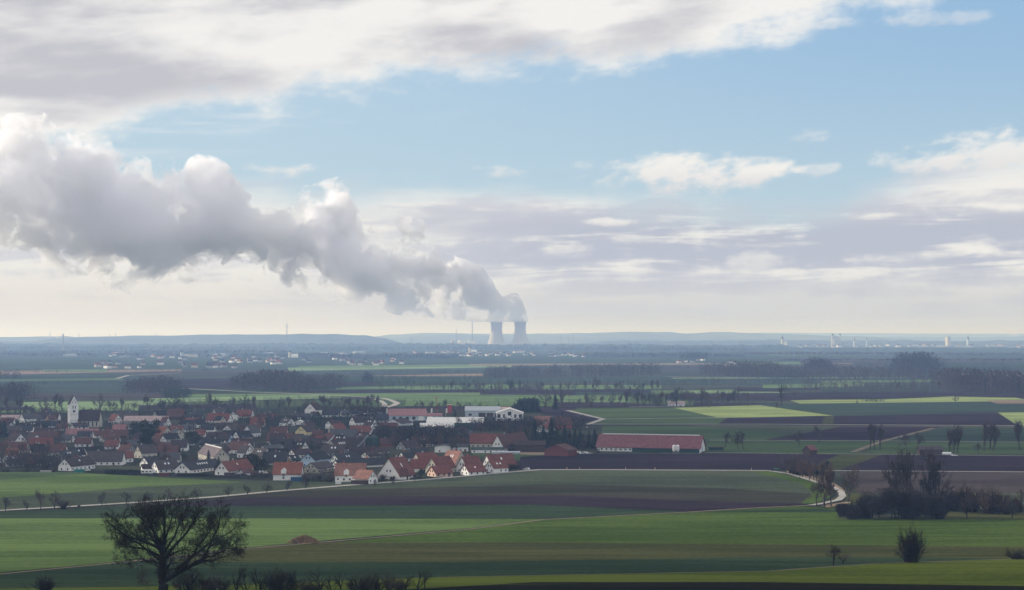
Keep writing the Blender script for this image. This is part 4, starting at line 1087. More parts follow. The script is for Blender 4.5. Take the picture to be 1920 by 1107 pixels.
# distant hedges of single trees
# ------------------------------------------------------------------ larger trees with meshes of their own
def place(o, px, yb, label, cat='tree', rz=0, group=None):
    o.location = gp(px, yb); o.rotation_euler = (0, 0, rz); return tag(o, label, cat, group)
def sz(yb): return F / dist(yb)
for i, (px, yb, h, wd, sd) in enumerate(((1684, 958, 110, 27, 201), (1706, 960, 114, 23, 202), (1737, 960, 112, 25, 203), (1755, 960, 98, 27, 204))):
    s = sz(yb); o = bare_tree('bare_tree', sd, h / s, wd / s, maxd=5, kids0=6, low0=.25, up=.06, ang=(.3, .95), rmin=.055, len=(.6, .88), kids=3, bm_=BARKD, tm=TWD)
    place(o, px, yb, 'tall bare tree rising from the dark thicket, %s from left' % ORD[i], 'tree', group='tall trees above the thicket')
for i, (px, yb, h, wd) in enumerate(((1596, 975, 30, 22), (1622, 973, 42, 24), (1648, 974, 56, 26), (1672, 974, 60, 28), (1700, 974, 52, 28), (1722, 975, 48, 24), (1746, 974, 46, 22), (1762, 974, 40, 18), (1635, 970, 50, 24), (1685, 970, 58, 26), (1712, 969, 54, 26), (1735, 970, 50, 24))):
    s = sz(yb); o = bush('thicket_shrub', 300 + i, h / s, wd * .9 / s, TWD, 70, 2, 1.0, rmin=.05) if i % 3 == 1 else leafy('thicket_shrub', 300 + i, h / s * .92, wd * 1.25 / s, TWD, n=6500, sz=.42)
    place(o, px, yb, 'dark dense shrub of the thicket, %s from left' % ORD[i], 'bush', group='shrubs of the dark thicket')
s = sz(1062)
o = bare_tree('bare_tree', 411, 40 / s, 20 / s, maxd=6, bm_=BARKD, tm=BARKD, kids0=4, low0=.5, ang=(.3, .9), rmin=.02); place(o, 1563, 1062, 'small crooked bare tree alone on the green slope')
o = bare_tree('bare_tree', 415, 24 / s, 18 / s, maxd=5, bm_=BARKD, tm=TWIG, ang=(.4, 1.0), rmin=.02); place(o, 1580, 1059, 'thin low bare tree right beside the crooked one')
s = sz(1055); o = bush('bare_bush', 420, 58 / s, 25 / s, BARKD, 80, 3, .75, rmin=.018, r0=.05); place(o, 1707, 1056, 'big fan shaped bare bush on the green slope', 'bush')
s = sz(1049); o = bush('fallen_branches', 421, 20 / s, 30 / s, BARKD, 30, 3, 1.4, rmin=.02); place(o, 1912, 1050, 'tangle of fallen dark branches at the right edge', 'brushwood')
# the big oak
def oak():
    rr = random.Random(5); t = MB(); c = MB(); P = dict(BP, wob=.20, up=.05, kids=3, kids0=3, low=.22, low0=.3, ang=(.3, .95), len=(.55, .80), rmin=.014, split=2, tap=.62)
    s = sz(1122); M = 1 / s      # metres per photo pixel there
    def pt(px, py, y=0): return Vector(((px - 308) * M, y, (1122 - py) * M))
    def limb(pts, r0, r1, dep, kids, L):
        kids += 3; L *= 1.08
        for i in range(len(pts) - 1):
            a, b = pts[i], pts[i + 1]; ra = r0 + (r1 - r0) * i / (len(pts) - 1); rb = r0 + (r1 - r0) * (i + 1) / (len(pts) - 1)
            m = (a + b) / 2 + Vector((rr.gauss(0, .12), rr.gauss(0, .2), rr.gauss(0, .12))); rm_ = (ra + rb) / 2
            t.tube(a, m, ra, rm_, 8); t.tube(m, b, rm_, rb, 8)
            if i >= 1:
                for k in range(kids):
                    f = rr.random(); q = a + (b - a) * f; dd = rdir(rr, (b - a).normalized(), rr.uniform(.4, 1.05)); dd.z += .12; dd.normalize()
                    grow(t, c, rr, q, dd, L * rr.uniform(.6, 1.0), max(.04, ra * rr.uniform(.22, .42)), 1, 5 if k % 2 else 6, P)
        d = (pts[-1] - pts[-2]).normalized(); grow(t, c, rr, pts[-1], d, L * .9, r1, 1, 6, P)
        grow(t, c, rr, pts[-1], rdir(rr, d, .5), L * .8, r1 * .8, 1, 5, P)
    limb([pt(308, 1125), pt(307, 1095), pt(306, 1072), pt(306, 1050), pt(304, 1030)], .95, .55, 0, 1, 1.7)
    limb([pt(304, 1032), pt(296, 1012), pt(284, 996, 1), pt(276, 982, 1.5)], .36, .12, 0, 3, 2.0)
    limb([pt(304, 1030), pt(308, 1008), pt(310, 988, -1), pt(312, 972, -1.5)], .34, .12, 0, 3, 2.0)
    limb([pt(306, 1040), pt(286, 1022), pt(262, 1010, -1), pt(238, 1000, -2), pt(226, 992, -2)], .30, .08, 0, 3, 1.8)
    limb([pt(306, 1050), pt(286, 1036), pt(262, 1030, 1.5), pt(240, 1028, 2), pt(228, 1024, 2)], .26, .07, 0, 3, 1.6)
    limb([pt(306, 1050), pt(322, 1030), pt(340, 1010, 1), pt(352, 990, 2), pt(362, 975, 2)], .32, .10, 0, 3, 1.9)
    limb([pt(309, 1088), pt(330, 1076), pt(356, 1062, -1), pt(384, 1046, -2), pt(398, 1020, -2), pt(408, 995, -2), pt(416, 975, -2)], .42, .07, 0, 2, 1.8)
    limb([pt(384, 1046, -2), pt(404, 1040, -2), pt(424, 1030, -2), pt(440, 1020, -2)], .16, .05, 0, 3, 1.4)
    limb([pt(340, 1068, -1), pt(362, 1040, 1), pt(378, 1015, 2), pt(392, 995, 2)], .24, .07, 0, 3, 1.8)
    limb([pt(306, 1062), pt(290, 1050, -2), pt(272, 1044, -3), pt(250, 1046, -3)], .2, .05, 0, 2, 1.4)
    limb([pt(307, 1045), pt(326, 1036, -3), pt(344, 1028, -4), pt(360, 1026, -4)], .2, .06, 0, 3, 1.5)
    limb([pt(304, 1035), pt(298, 1005, -3), pt(292, 985, -4), pt(296, 970, -4)], .24, .08, 0, 3, 1.8)
    limb([pt(306, 1040), pt(322, 1008, 3), pt(330, 985, 4), pt(336, 970, 4)], .24, .08, 0, 3, 1.8)
    limb([pt(306, 1056), pt(282, 1040, 1), pt(255, 1022, 2), pt(232, 1012, 3), pt(218, 1004, 3)], .26, .06, 0, 2, 1.7)
    limb([pt(306, 1046), pt(280, 1014, 3), pt(260, 990, 4), pt(250, 976, 5)], .24, .08, 0, 2, 1.8)
    limb([pt(322, 1080), pt(350, 1052, 3), pt(378, 1030, 4), pt(404, 1014, 5), pt(424, 1002, 5)], .26, .06, 0, 2, 1.8)
    limb([pt(356, 1062, -1), pt(382, 1054, 1), pt(408, 1050, 2), pt(430, 1040, 2)], .18, .05, 0, 2, 1.5)
    limb([pt(308, 1020), pt(320, 992, -2), pt(328, 970, -3)], .2, .07, 0, 2, 1.6)
    o = empty('oak_tree'); t.build('trunk', BARKD, o); c.build('crown', BARKD, o)
    lf = MB()
    for i in range(1700):
        cc = rr.choice(((270, 1072, 9), (262, 1090, 8), (275, 1095, 9), (266, 1080, 8), (330, 1098, 5)))
        q = pt(cc[0], cc[1]) + Vector((rr.gauss(0, 1), rr.gauss(0, 1), rr.gauss(0, 1))) * cc[2] * M * .62; u = Vector((rr.gauss(0, 1), rr.gauss(0, 1), rr.gauss(0, 1))).normalized() * .085; v = u.orthogonal()
        lf.quad(q, q + u, q + u + v * .9)
    tag(lf.build('withered_leaves', plain('withered', (.055, .020, .014), .4, 3, .9), o), 'remaining dark red withered leaves at the low left')
    print('oak', len(c.f), len(t.f)); return o
place(oak(), 308, 1122, 'huge old bare oak standing in the left foreground')
# shrubs along the bottom edge
s = sz(1112)
for i in range(26):
    px = 350 + i * 18 + TR.uniform(-6, 6); yb = 1114 - max(0, (px - 700)) * .10; h = TR.uniform(24, 50) * (1.15 if 660 < px < 740 else 1) * (.75 if px > 760 else 1) * (.8 if px < 430 else 1)
    o = bush('bare_bush', 500 + i, h / s, TR.uniform(18, 27) / s, (BARKD, TWIGG, BARKD, TWIG)[i % 4], 26, 3, .8, rmin=.016, r0=.05) if i % 9 < 5 and i < 9 else bare_tree('bare_bush', 560 + i, h * 1.1 / s, TR.uniform(14, 22) / s, maxd=4, kids0=6, low0=.05, ang=(.3, .9), rmin=.022, bm_=BARKD, tm=BARKD) if i < 9 else None
    if o is None:
        src = BB[i % 9]; o = copy_tree(src); q_ = TR.uniform(.6, 1.25); o.scale = (TR.uniform(.8, 1.4), TR.uniform(.8, 1.3), q_ * (.7 if px > 760 else 1))
    else: BB = (BB if i else []) + [o]
    place(o, px, yb, 'leafless shrub in the foreground hedge along the bottom', 'bush', TR.uniform(0, 6), 'foreground hedge')
s = sz(1112); o = bush('bare_bush', 540, 28 / s, 21 / s, BARKD, 46, 3, .9, rmin=.018); place(o, 83, 1113, 'round bare bush alone at the lower left', 'bush')
# dung heap
s = sz(1018); P = gp(571, 1019); b = MB(); nn = 44
for j in range(15):
    for i in range(nn):
        a = 2 * pi * i / nn; q = j / 14; rx = 36 / s * q; ry = 12 / s * q * 1.2
        x_, y_ = rx * cos(a), ry * sin(a); hgt = 15 / s * (1 - q ** 1.8) * (1 - .25 * max(0, x_ * s / 36)) + .7 * mnoise.noise(Vector((x_ * .9, y_ * .9, 3))) * (1 - q * .7) + .25 * mnoise.noise(Vector((x_ * 3, y_ * 3, 7))) * (1 - q * .7)
        b.v.append((x_, y_, max(-.1, hgt) if j < 14 else -.3))
for j in range(14):
    for i in range(nn): b.f.append((j * nn + i, j * nn + (i + 1) % nn, (j + 1) * nn + (i + 1) % nn, (j + 1) * nn + i))
o = b.build('dung_heap', plain('straw_dung', (.105, .070, .042), .6, 1.3, .95, bmp=.5), smooth=True); o.location = P; tag(o, 'brown heap of straw dung on the green field', 'heap')
# ------------------------------------------------------------------ woods that read as one mass
def wood(name, label, x0, x1, y0, y1, h, mat, n, depth=60, seed=1, edge=None):
    """many crowns of small tilted faces and thin trunks; y0/y1 are the photo rows of the foot at both ends"""
    rr = random.Random(seed); b = MB()
    for i in range(n):
        t = rr.random(); px = x0 + (x1 - x0) * t; yb = y0 + (y1 - y0) * t; p = gp(px, yb); s = F / p.y
        p = p + Vector((0, rr.uniform(0, depth), 0)); p.x *= p.y / (p.y - 0) if False else 1
        f = edge(t) if edge else 1; H_ = h / s * rr.uniform(.72, 1.08) * f; wd = H_ * rr.uniform(.20, .32)
        b.tube(p, p + Vector((0, 0, H_ * .8)), .03 * H_, .01 * H_, 3)
        for k in range(26):
            q = p + Vector((rr.gauss(0, .55) * wd, rr.gauss(0, .55) * wd, H_ * (rr.uniform(.25, 1.0)))); e = H_ * rr.uniform(.05, .11)
            b.quad(q, q + Vector((rr.uniform(-e, e), rr.uniform(-e, e), e * rr.uniform(.2, 1.2))), q + Vector((rr.uniform(-e, e), rr.uniform(-e, e), -e * .6)))
    return tag(b.build(name, mat), label, 'wood', kind='stuff')
DW = plain('wood_brown', (.046, .038, .039), .4, .02, .95, coord='Object')
DG = plain('wood_evergreen', (.022, .036, .030), .5, .02, .95, coord='Object')
dome = lambda t: .55 + .45 * sin(pi * min(1, max(0, t))) ** .5
def W_(lb, *a, **k): return wood('distant_wood', lb, *a, **k)
W_('brown bare copse left of centre on the plain', 222, 318, 738, 738, 30, DW, 170, 120, 1, dome)
W_('dark evergreen copse beside the brown copse', 303, 346, 748, 748, 20, DG, 110, 60, 2)
W_('long brown bare wood in the left mid plain', 420, 572, 732, 736, 36, DW, 300, 200, 3, dome)
W_('thin bare wood right of the long brown one', 560, 640, 728, 730, 26, DW, 70, 100, 33)
W_('wide bare wood in the centre of the plain', 908, 1250, 711, 704, 22, DW, 420, 160, 4)
W_('round dark copse with a single tall crown', 676, 698, 718, 718, 20, DG, 46, 40, 5, dome)
W_('large grey brown wood right of centre', 1330, 1515, 708, 712, 30, DW, 330, 250, 6, dome)
W_('dark domed copse right of the large wood', 1522, 1572, 704, 704, 32, DW, 120, 120, 7, dome)
W_('broad bare wood near the right side', 1500, 1800, 712, 712, 22, DW, 330, 200, 8)
W_('tall domed wood at the right', 1690, 1775, 702, 702, 40, DW, 160, 150, 9, dome)
W_('dark bare wood along the right edge', 1790, 1960, 735, 742, 42, DW, 300, 160, 10)
W_('low scrub belt in front of the right edge wood', 1600, 1930, 738, 742, 14, DW, 220, 80, 11)
W_('dark wood at the left edge', -60, 34, 756, 752, 32, DW, 110, 100, 12)
W_('small far copse at the left edge', -60, 26, 712, 712, 18, DG, 60, 60, 13)
W_('dark shelterbelt on the far plain', 1278, 1326, 676, 676, 16, DG, 80, 60, 14)
W_('low dark hedge in the yellowish field', 1622, 1660, 755, 755, 7, DG, 60, 30, 15)
W_('dark scrub in the mid plain row', 860, 1180, 737, 735, 9, DW, 160, 40, 16)
W_('scrub line behind the village roofs', 150, 760, 775, 771, 9, DW, 300, 60, 17)
W_('scrubby trees in the left part of the middle hedgerow', 700, 990, 731, 735, 15, DW, 70, 30, 21)
W_('scrubby trees of the upper hedgerow', 1180, 1500, 728, 722, 14, DW, 90, 40, 22)
W_('scrubby tree belt at the far right', 1520, 1920, 736, 727, 20, DW, 150, 60, 23)
W_('thin scrubby hedge across the left far plain', 180, 560, 768, 765, 14, DW, 110, 60, 24)
W_('thin hedge along the far light strips', 980, 1300, 723, 720, 9, DW, 110, 40, 25)
W_('scrub among trees of the nearest hedgerow', 1020, 1420, 765, 762, 10, DW, 150, 30, 26)
for i, (x0, x1, y0, y1, h, n) in enumerate(((0, 420, 700, 698, 7, 120), (560, 920, 716, 712, 9, 120), (0, 220, 724, 722, 8, 60), (700, 1180, 722, 719, 9, 160), (1000, 1500, 748, 744, 8, 130), (1240, 1700, 718, 714, 9, 150), (1500, 1920, 720, 718, 10, 150), (1560, 1920, 700, 697, 9, 140), (1000, 1420, 695, 692, 8, 130), (560, 900, 704, 700, 7, 90), (1380, 1900, 690, 688, 9, 150), (700, 1100, 756, 757, 7, 70), (1480, 1790, 731, 729, 11, 110), (320, 620, 757, 755, 9, 70))):
    W_('low dark hedge line crossing the plain', x0, x1, y0, y1, h * 1.15, DG if i % 2 else DW, n, 40, 70 + i)['group'] = 'hedge lines crossing the plain'
VG = plain('garden_twigs', (.040, .036, .034), .4, .05, .95, coord='Object')
for i, (x0, x1, y0, y1, h, n) in enumerate(((0, 110, 806, 812, 14, 60), (0, 110, 880, 884, 20, 90), (60, 240, 800, 806, 12, 70), (20, 260, 836, 840, 13, 90), (150, 420, 848, 852, 12, 90), (240, 520, 815, 812, 12, 110), (280, 560, 878, 884, 12, 90), (420, 700, 846, 852, 13, 100), (440, 700, 800, 796, 16, 130), (560, 720, 780, 784, 18, 90), (560, 760, 866, 872, 12, 70), (700, 870, 838, 842, 28, 170), (740, 880, 826, 822, 20, 90), (880, 1100, 812, 806, 20, 130), (950, 1100, 838, 846, 20, 90), (0, 300, 782, 786, 14, 110), (300, 560, 778, 781, 12, 90), (560, 640, 902, 904, 14, 50), (700, 960, 878, 872, 10, 60))):
    wood('garden_thicket', 'leafless garden thicket between houses, patch %s' % ('abcdefghijklmnopqrs'[i]), x0, x1, y0, y1, h * 1.2, VG if i % 4 else DG, int(n * 2.1), 55, 40 + i)
# belts of far forest, each a closed lumpy body
def forest(label, D, x0, x1, hm, mat, seed, depth=500, step=None, lift=0.0, z0=0.0):
    rr = random.Random(seed); s = F / D; step = step or max(9.0, 1.1 / s); X0 = (x0 - 960) / s; X1 = (x1 - 960) / s; n = int((X1 - X0) / step); b = MB(); rows = (0, .04, .3, 1)
    for i in range(n + 1):
        x = X0 + (X1 - X0) * i / n; f = min(1, i / (n * .04 + 1), (n - i) / (n * .04 + 1))
        k = hm * f * (.55 + .35 * (mnoise.noise(Vector((x / 900, seed, 0))) + .5) + .5 * abs(mnoise.noise(Vector((x / 60, seed * 3, 1)))) + .22 * rr.random())
        for j, r_ in enumerate(rows):
            b.v.append((x + rr.uniform(-2, 2), D + depth * r_ + rr.uniform(-20, 20) * (j > 0), z0 + (-1 if j in (0, 3) else max(.5, k * (.82 if j == 1 else 1)) + lift * (r_ > .1))))
    m = len(rows)
    for i in range(n):
        for j in range(m - 1): b.f.append((i * m + j, (i + 1) * m + j, (i + 1) * m + j + 1, i * m + j + 1))
    return tag(b.build('far_forest', mat), label, 'forest', kind='stuff')
forest('far forest belt below the left hills', 9000, -200, 720, 24, DG, 1, 900); forest('farther forest belt left of the towers', 10200, -200, 900, 26, DG, 2, 900, lift=6)
forest('forest belt before the cooling towers', 9400, 560, 1230, 24, DG, 3, 700); forest('forest at the foot of the cooling towers', 10800, 760, 1500, 26, DG, 4, 400)
forest('forest belt right of the towers', 8600, 1020, 1420, 26, DG, 5, 900); forest('long far forest on the right horizon', 14500, 1100, 2200, 30, DG, 6, 2500, lift=6)
forest('farthest forest line on the horizon', 24000, 900, 2300, 34, DG, 7, 4000, lift=20); forest('wooded belt before the far right town', 9500, 1380, 2000, 13, DG, 8, 500)
forest('broken tree belt on the far left plain', 6900, -60, 330, 14, DG, 9, 200); forest('broken tree belt near the left town', 6600, 300, 640, 15, DG, 10, 160); forest('broken tree belt near the middle town', 6100, 600, 870, 17, DG, 11, 160)
forest('tree belt behind the pale far field', 6500, 1080, 1400, 17, DG, 12, 200); forest('thin tree belt on the far right plain', 5600, 1440, 1940, 9, DW, 13, 100); forest('second thin belt on the far right plain', 7200, 1300, 2000, 12, DW, 14, 100)
forest('far tree belt under the left town', 7600, -80, 560, 17, DG, 15, 300)
# ------------------------------------------------------------------ hills
def hill(label, D, pts, depth, mat, seed):
    s = F / D; xs = [p[0] for p in pts]; b = MB(); n = 260; rows = [(-.25, 0), (0, .45), (.12, .8), (.3, 1), (1.2, .2)]
    for i in range(n + 1):
        px = xs[0] + (xs[-1] - xs[0]) * i / n
        for a, c_ in zip(pts, pts[1:]):
            if a[0] <= px <= c_[0]: t = (px - a[0]) / (c_[0] - a[0]); t = t * t * (3 - 2 * t); py = a[1] + (c_[1] - a[1]) * t
        x = (px - 960) / s
        z = max(1.0, HC + (HZ - py) * (D + .3 * depth) / F) + 5 * mnoise.noise(Vector((x / 500, seed, 0))) + 3 * mnoise.noise(Vector((x / 120, seed, 5)))
        for (u, k) in rows: b.v.append(((px - 960) * (D + .3 * depth) / F, D + depth * u, max(-2, z * k * (1 + .12 * mnoise.noise(Vector((x / 700, u * 3, seed))) * (u != .3)))if u > -.2 else -2))
    m = len(rows)
    for i in range(n):
        for j in range(m - 1): b.f.append((i * m + j, (i + 1) * m + j, (i + 1) * m + j + 1, i * m + j + 1))
    return tag(b.build('hills', mat, smooth=True), kind='structure')
HG = plain('hill_forest', (.040, .055, .042), .5, .004, .95, coord='Object'); HM = plain('hill_mixed', (.10, .12, .075), .6, .003, .95, coord='Object')
hill('', 12200, ((-400, 640), (-100, 637), (60, 640), (120, 633.5), (200, 631), (260, 629.5), (330, 629.5), (380, 627.5), (470, 627.5), (560, 626.5), (620, 627), (680, 629), (720, 634), (750, 645)), 1800, HG, 1)
hill('', 14500, ((-500, 633), (-50, 632.5), (60, 631.5), (120, 631), (160, 634), (240, 640), (320, 646)), 1800, HM, 2)
hill('', 17500, ((640, 640), (690, 632), (740, 627), (800, 625), (930, 626), (1020, 626), (1100, 624.5), (1180, 622.5), (1250, 623), (1290, 626), (1340, 623), (1440, 626), (1600, 631), (1750, 640)), 3500, HM, 3)
hill('', 30000, ((1300, 630), (1440, 624), (1600, 625), (1750, 626), (1900, 626), (2100, 627), (2500, 628)), 5000, HG, 4)
# ------------------------------------------------------------------ power plant
CONC = plain('concrete', (.46, .44, .42), .10, .02, .9, coord='Object')
def cooling(px, label):
    D = 11400; s = F / D; ro = empty('cooling_tower', ((px - 960) / s, D, 0), label=label, cat='cooling tower', group='twin cooling towers')
    H_ = 170.; prof = []
    for i in range(25):
        z = 8 + (H_ - 8) * i / 24; zt = 130.; a = 36.5 if True else 0
        r = a * sqrt(1 + ((z - zt) / (80. if z < zt else 75.)) ** 2); prof.append((r, z))
    inner = [(r - 1.2, z) for r, z in prof[::-1]]
    MB().lathe(prof + inner + [prof[0]], 64).build('shell', CONC, ro, smooth=True)
    MB().lathe([(prof[-1][0] + .9, H_ - 3), (prof[-1][0] + .9, H_ + .5), (prof[-1][0] - 1.6, H_ + .5)], 64).build('rim', CONC, ro)
    c_ = MB()
    for k in range(32):
        a = 2 * pi * k / 32; r = prof[0][0]; c_.tube((r * 1.04 * cos(a), r * 1.04 * sin(a), -1), (r * cos(a + .1), r * sin(a + .1), 9), .7, .7, 4)
    c_.build('support_columns', CONC, ro); return ro
cooling(931, 'left one of the two concrete cooling towers under the plume'); cooling(975.5, 'right one of the two concrete cooling towers under the plume')
def block(name, px, D, wpx, hm, lb, cat, mat=None, dep=None, top=None, rot=.5):
    s = F / D; ro = empty(name, ((px - 960) / s, D, 0), rot, label=lb, cat=cat); l = wpx / s / 2 / max(.6, cos(rot)); d = dep or l
    box_part('wall', mat or CONC, ro, -l, -d, -1, l, d, hm); box_part('roof', top or wallm('grey'), ro, -l - .4, -d - .4, hm + .003, l + .4, d + .4, hm + 1.2); return ro
PALE = wallm('white'); ro = empty('reactor_building', ((849 - 960) * 11500 / F, 11500, 0), label='grey domed reactor building at the left of the power plant', cat='reactor building')
MB().lathe([(17, -1), (17, 34), (16, 42), (12.5, 48), (7, 52), (.1, 53)], 32).build('dome', CONC, ro, smooth=True)
block('turbine_hall', 866, 11500, 11, 45, 'left pale block of the power plant', 'industrial building', PALE); block('turbine_hall', 882, 11500, 13, 46, 'right pale block of the power plant below the stack', 'industrial building', PALE)
block('turbine_hall', 901, 11500, 20, 26, 'low dark hall between the blocks and towers', 'industrial building', wallm('greyblue')); block('turbine_hall', 858, 11600, 26, 20, 'low hall behind the domed reactor', 'industrial building')
def stack(px, yb, D, h, r, lb, cat='chimney', name='exhaust_stack'):
    ro = empty(name, ((px - 960) * D / F, D, 0), label=lb, cat=cat); m = plain('stack_grey', (.22, .22, .24), .1, .05)
    MB().tube((0, 0, -1), (0, 0, h), r, r * .7, 12, True).build('shaft', m, ro); MB().lathe([(r * .72, h - 4), (r * .95, h - 3.5), (r * .95, h - 1), (r * .7, h - .5)], 12).build('platform', m, ro); return ro
stack(885.5, 0, 11500, 175, 3.2, 'tall thin exhaust stack above the right block'); stack(855.5, 0, 11500, 118, 2.2, 'shorter exhaust stack behind the domed reactor')
stack(118.5, 0, 8600, 118 - 28, 4.2, 'brown factory chimney with a wisp of smoke at left', 'chimney', 'factory_chimney')
stack(538, 0, 9600, 150, 2.4, 'tall transmission mast above the left hills', 'mast', 'radio_mast')
MB_ = [o for o in bpy.data.objects if o.name == 'radio_mast'][0]; MB().lathe([(1.5, 128), (5.5, 129), (5.5, 134), (1.5, 135)], 12).build('antenna_drum', CONC, MB_)
def pylon(px, D, h, lb, grp):
    ro = empty('power_pylon', ((px - 960) * D / F, D, 0), label=lb, cat='pylon', group=grp); m = plain('steel', (.20, .21, .23), .1, .5); b = MB()
    for sx in (-1, 1):
        for sy in (-1, 1): b.tube((sx * 5, sy * 5, -1), (sx * .6, sy * .6, h), .5, .35, 4)
    for k in range(5): z = h * k / 5; w_ = 5 * (1 - k / 5.5); b.tube((-w_, -w_, z), (w_ * .8, -w_ * .8, z + h / 5), .25, .25, 3); b.tube((w_, w_, z), (-w_ * .8, w_ * .8, z + h / 5), .25, .25, 3)
    b.build('lattice', m, ro)
    for k, (z, w_) in enumerate(((.72, 13), (.84, 10), (.94, 7))): MB().tube((-w_, 0, h * z), (w_, 0, h * z), .5, .5, 4, True).build('crossarm', m, ro)
for i, (px, h) in enumerate(((1052, 82), (1066, 84), (1075, 84))): pylon(px, 11000, h, 'lattice power pylon right of the towers, %s of three' % ORD[i], 'power pylons right of the towers')
for i, px in enumerate((770, 773.5)): pylon(px, 11000, 70, 'lattice power pylon left of the plant, %s of two' % ORD[i], 'power pylons left of the plant')
for i, px in enumerate((94, 148, 206, 217, 292, 349)): pylon(px, 13500, 104 - (i % 3) * 6, 'faint pylon on the left hill ridge', 'faint pylons on the left ridge')
# chimney smoke
steam('chimney_smoke', [(118, 637, 1.2, 8650), (115, 635, 1.6, 8650), (111, 633.5, 2.0, 8650), (107, 632, 1.8, 8650)], 3.0, 2.0, .03, 'small white smoke wisp leaving the factory chimney', 'smoke', 9)
steam('distant_smoke', [(1906, 629, 3, 22000), (1900, 627.5, 3.5, 22000), (1893, 626, 3, 22000)], 10, 6, .012, 'pale smoke cloud over the right horizon', 'smoke', 10)
# ------------------------------------------------------------------ far towns
def lowhouse(name, w_, l, he, hr, roof, wall):
    r = MB(); r.prism([(-w_ / 2 - .4, he - .3), (w_ / 2 + .4, he - .3), (0, hr)], -l / 2 - .4, l / 2 + .4); o = empty(name)
    MB().prism([(-w_ / 2, -1), (w_ / 2, -1), (w_ / 2, he - .31), (-w_ / 2, he - .31)], -l / 2, l / 2).build('wall', wallm(wall), o); r.build('roof', roofm(roof), o); return o
TP = [lowhouse('town_house', 10, 13, 5.5, 10, rf, wl_) for rf, wl_ in (('brownred', 'grey'), ('red', 'cream'), ('dark', 'grey'), ('brownred', 'white'))]
TP2 = [lowhouse('town_hall_block', 26, 55, 8, 9.5, rf, wl_) for rf, wl_ in (('metal', 'grey'), ('palepink', 'cream'), ('grey', 'grey'))]
ut = set()
def town(n, x0, x1, y0, y1, prot, label, group, cat='house', k0=.9, k1=1.4, seed=1):
    rr = random.Random(seed)
    for i in range(n):
        t = rr.randrange(len(prot)); o = prot[t]
        o = o if o.name not in ut else copy_tree(o); ut.add(prot[t].name)
        px = rr.uniform(x0, x1); yb = y0 + (y1 - y0) * rr.random(); P = gp(px, yb); o.location = P; o.rotation_euler = (0, 0, rr.choice([.5, -.6, 1.2, .1, 1.8]) + rr.uniform(-.2, .2)); k = rr.uniform(k0, k1) * .8; o.scale = (k, k, k)
        tag(o, label, cat, group)
town(46, 760, 1000, 662, 669, TP, 'tiny pale house in the far town below the towers', 'houses of the far town below the towers', seed=2, k0=1.2, k1=1.7)
town(22, 1000, 1110, 664, 670, TP, 'tiny pale house right of the far tower town', 'houses right of the far tower town', seed=3, k0=1.2, k1=1.7)
town(40, 180, 470, 666, 692, TP, 'tiny pale house in the far town at left', 'houses of the far town at left', seed=4, k0=1.1, k1=1.7)
town(34, 470, 760, 662, 684, TP, 'tiny pale house in the far town left of centre', 'houses of the far town left of centre', seed=5, k0=1.1, k1=1.7)
town(7, 60, 430, 665, 672, TP2, 'long pale hall in the far industrial area at left', 'far industrial halls at left', 'hall', seed=6, k0=.9, k1=1.6)
town(9, 480, 1000, 660, 666, TP2, 'long pale hall behind the far towns', 'halls behind the far towns', 'hall', seed=7, k0=.8, k1=1.5)
town(9, 1330, 1450, 650, 656, TP2, 'pale hall on the far plain right of centre', 'far halls right of centre', 'hall', seed=8, k0=.9, k1=1.5)
town(40, 1490, 1920, 649, 652, TP, 'tiny pale house in the far town on the right horizon', 'houses of the right horizon town', seed=9, k0=1.8, k1=3.0)
town(14, 1640, 1920, 649, 652, TP2, 'pale hall of the far town on the right horizon', 'halls of the right horizon town', 'hall', seed=10, k0=1, k1=2.0)
town(20, 1808, 1925, 704, 707, TP, 'small pale house in the settlement behind the right wood', 'houses behind the right wood', seed=11, k0=.8, k1=1.1)
town(5, 1270, 1330, 676, 682, TP, 'tiny farm building beside the far pale field', 'farm buildings beside the far pale field', seed=12, k0=1, k1=1.3)
town(8, 655, 730, 682, 686, TP, 'small white farm building before the far tree belt', 'farm buildings before the far tree belt', seed=13, k0=1.1, k1=1.7)
town(9, 385, 425, 686, 691, TP, 'small white house at the near edge of the left town', 'houses at the near edge of the left town', seed=14, k0=1.2, k1=1.6)
P = gp(1371, 690); o = empty('storage_dome', P, label='low white dome hall on the far plain', cat='dome'); MB().lathe([(19, -1), (19, 5), (16, 11), (10, 14.5), (.1, 16)], 24).build('membrane', wallm('white'), o, smooth=True); box_part('base_wall', wallm('grey'), o, -19.5, -19.6, -1, 19.5, -18, 3)
def farchurch(px, yb, h, lb, D=None, rf='dark', w_=8, nave=True):
    P = gp(px, yb); s = F / P.y; o = empty('far_church', P, .4, label=lb, cat='church'); t = h / s
    box_part('tower', wallm('cream' if nave else 'greyblue'), o, -w_ / 2, -w_ / 2, -1, w_ / 2, w_ / 2, t * .62)
    MB().lathe([(w_ * .62, t * .62), (w_ * .45, t * .72), (w_ * .12, t * .84), (.1, t)], 8).build('spire', roofm(rf), o)
    if nave:
        m = MB(); m.prism([(-7, -1), (7, -1), (7, t * .22), (0, t * .42), (-7, t * .22)], w_ / 2, w_ / 2 + 26); m.build('nave', wallm('white'), o)
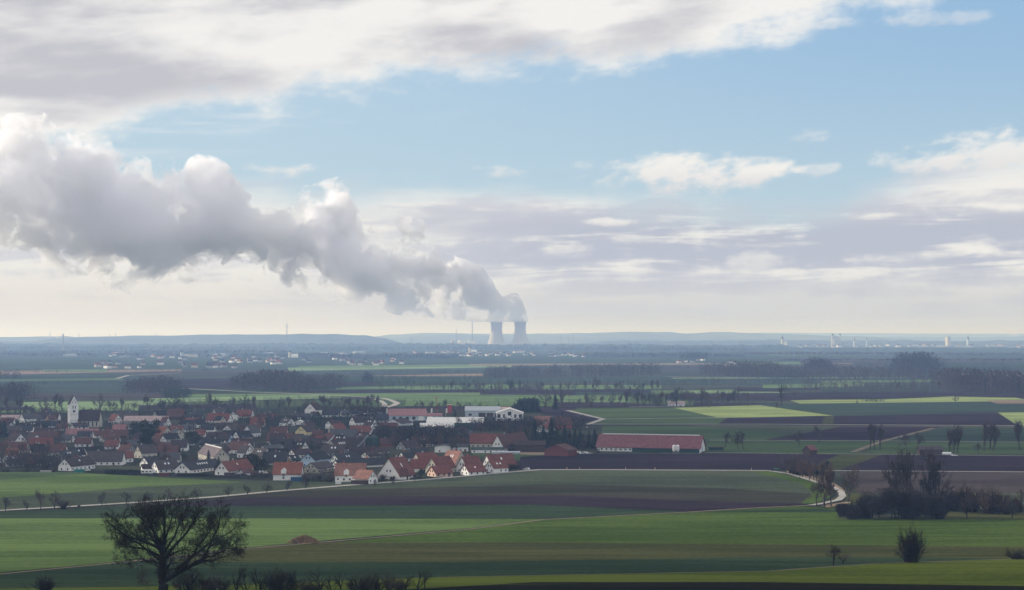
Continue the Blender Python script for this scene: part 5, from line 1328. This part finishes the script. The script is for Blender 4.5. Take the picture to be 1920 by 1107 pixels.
farchurch(1467, 652, 26, 'white church with pointed spire at the far town left end', w_=14); farchurch(881, 664, 19, 'pale church tower with spire in the far tower town', w_=9)
farchurch(543.5, 671, 17, 'dark onion spired church in the far left centre town', rf='green', w_=9); farchurch(1602, 651, 20, 'slim tower right of the large far church', w_=11, nave=False); farchurch(1815, 651, 24, 'dark pointed tower at the far right town', w_=14, nave=False, rf='brown')
farchurch(1625, 651, 21, 'thin water tower like spire in the far town', w_=7, nave=False); farchurch(341, 671, 16, 'slim tower in the far industrial area at left', w_=9, nave=False)
# big far church with two towers
P = gp(1568, 651); o = empty('cathedral', P, .35, label='large dark church with two tall towers on the right horizon', cat='church')
k = P.y / F * 1.3
m = MB(); m.prism([(-9 * k / 2, -1), (9 * k / 2, -1), (9 * k / 2, 9 * k), (0, 16 * k), (-9 * k / 2, 9 * k)], -6 * k, 6 * k); m.build('nave', wallm('grey'), o)
for x_, lbl in ((-7.5, 'tower'), (7.5, 'tower')):
    t = box_part('tower', wallm('white') if x_ > 0 else wallm('grey'), o, (x_ * .8 - 1.2) * k, -1.5 * k, -1, (x_ * .8 + 1.2) * k, 1.5 * k, 17 * k)
    MB().lathe([(1.9 * k, 17.01 * k), (1.5 * k, 18.2 * k), (.1, 19.6 * k)], 8, cx=x_ * .8 * k).build('tower_cap', roofm('dark'), t)
block('tower_block', 1777.5, 12500, 7, 68, 'bright tall apartment block on the right horizon', 'tower block', wallm('cream'), dep=14, rot=.4)
# ------------------------------------------------------------------ haze
hm = bpy.data.materials.new('haze_air'); hm.use_nodes = True; X.T = hm.node_tree; X.T.nodes.clear()
pv = X.T.nodes.new('ShaderNodeVolumePrincipled'); pv.inputs['Color'].default_value = (.35, .545, 1.0, 1); pv.inputs['Absorption Color'].default_value = (1, 1, 1, 1)
pv.inputs['Density'].default_value = 1.0e-4; pv.inputs['Anisotropy'].default_value = 0.25
ho = X.T.nodes.new('ShaderNodeOutputMaterial'); X.T.links.new(pv.outputs[0], ho.inputs['Volume'])
hz = MB().box(-GX - 500, -900, -5, GX + 500, 80500, 205).build('haze', hm); tag(hz, kind='stuff')
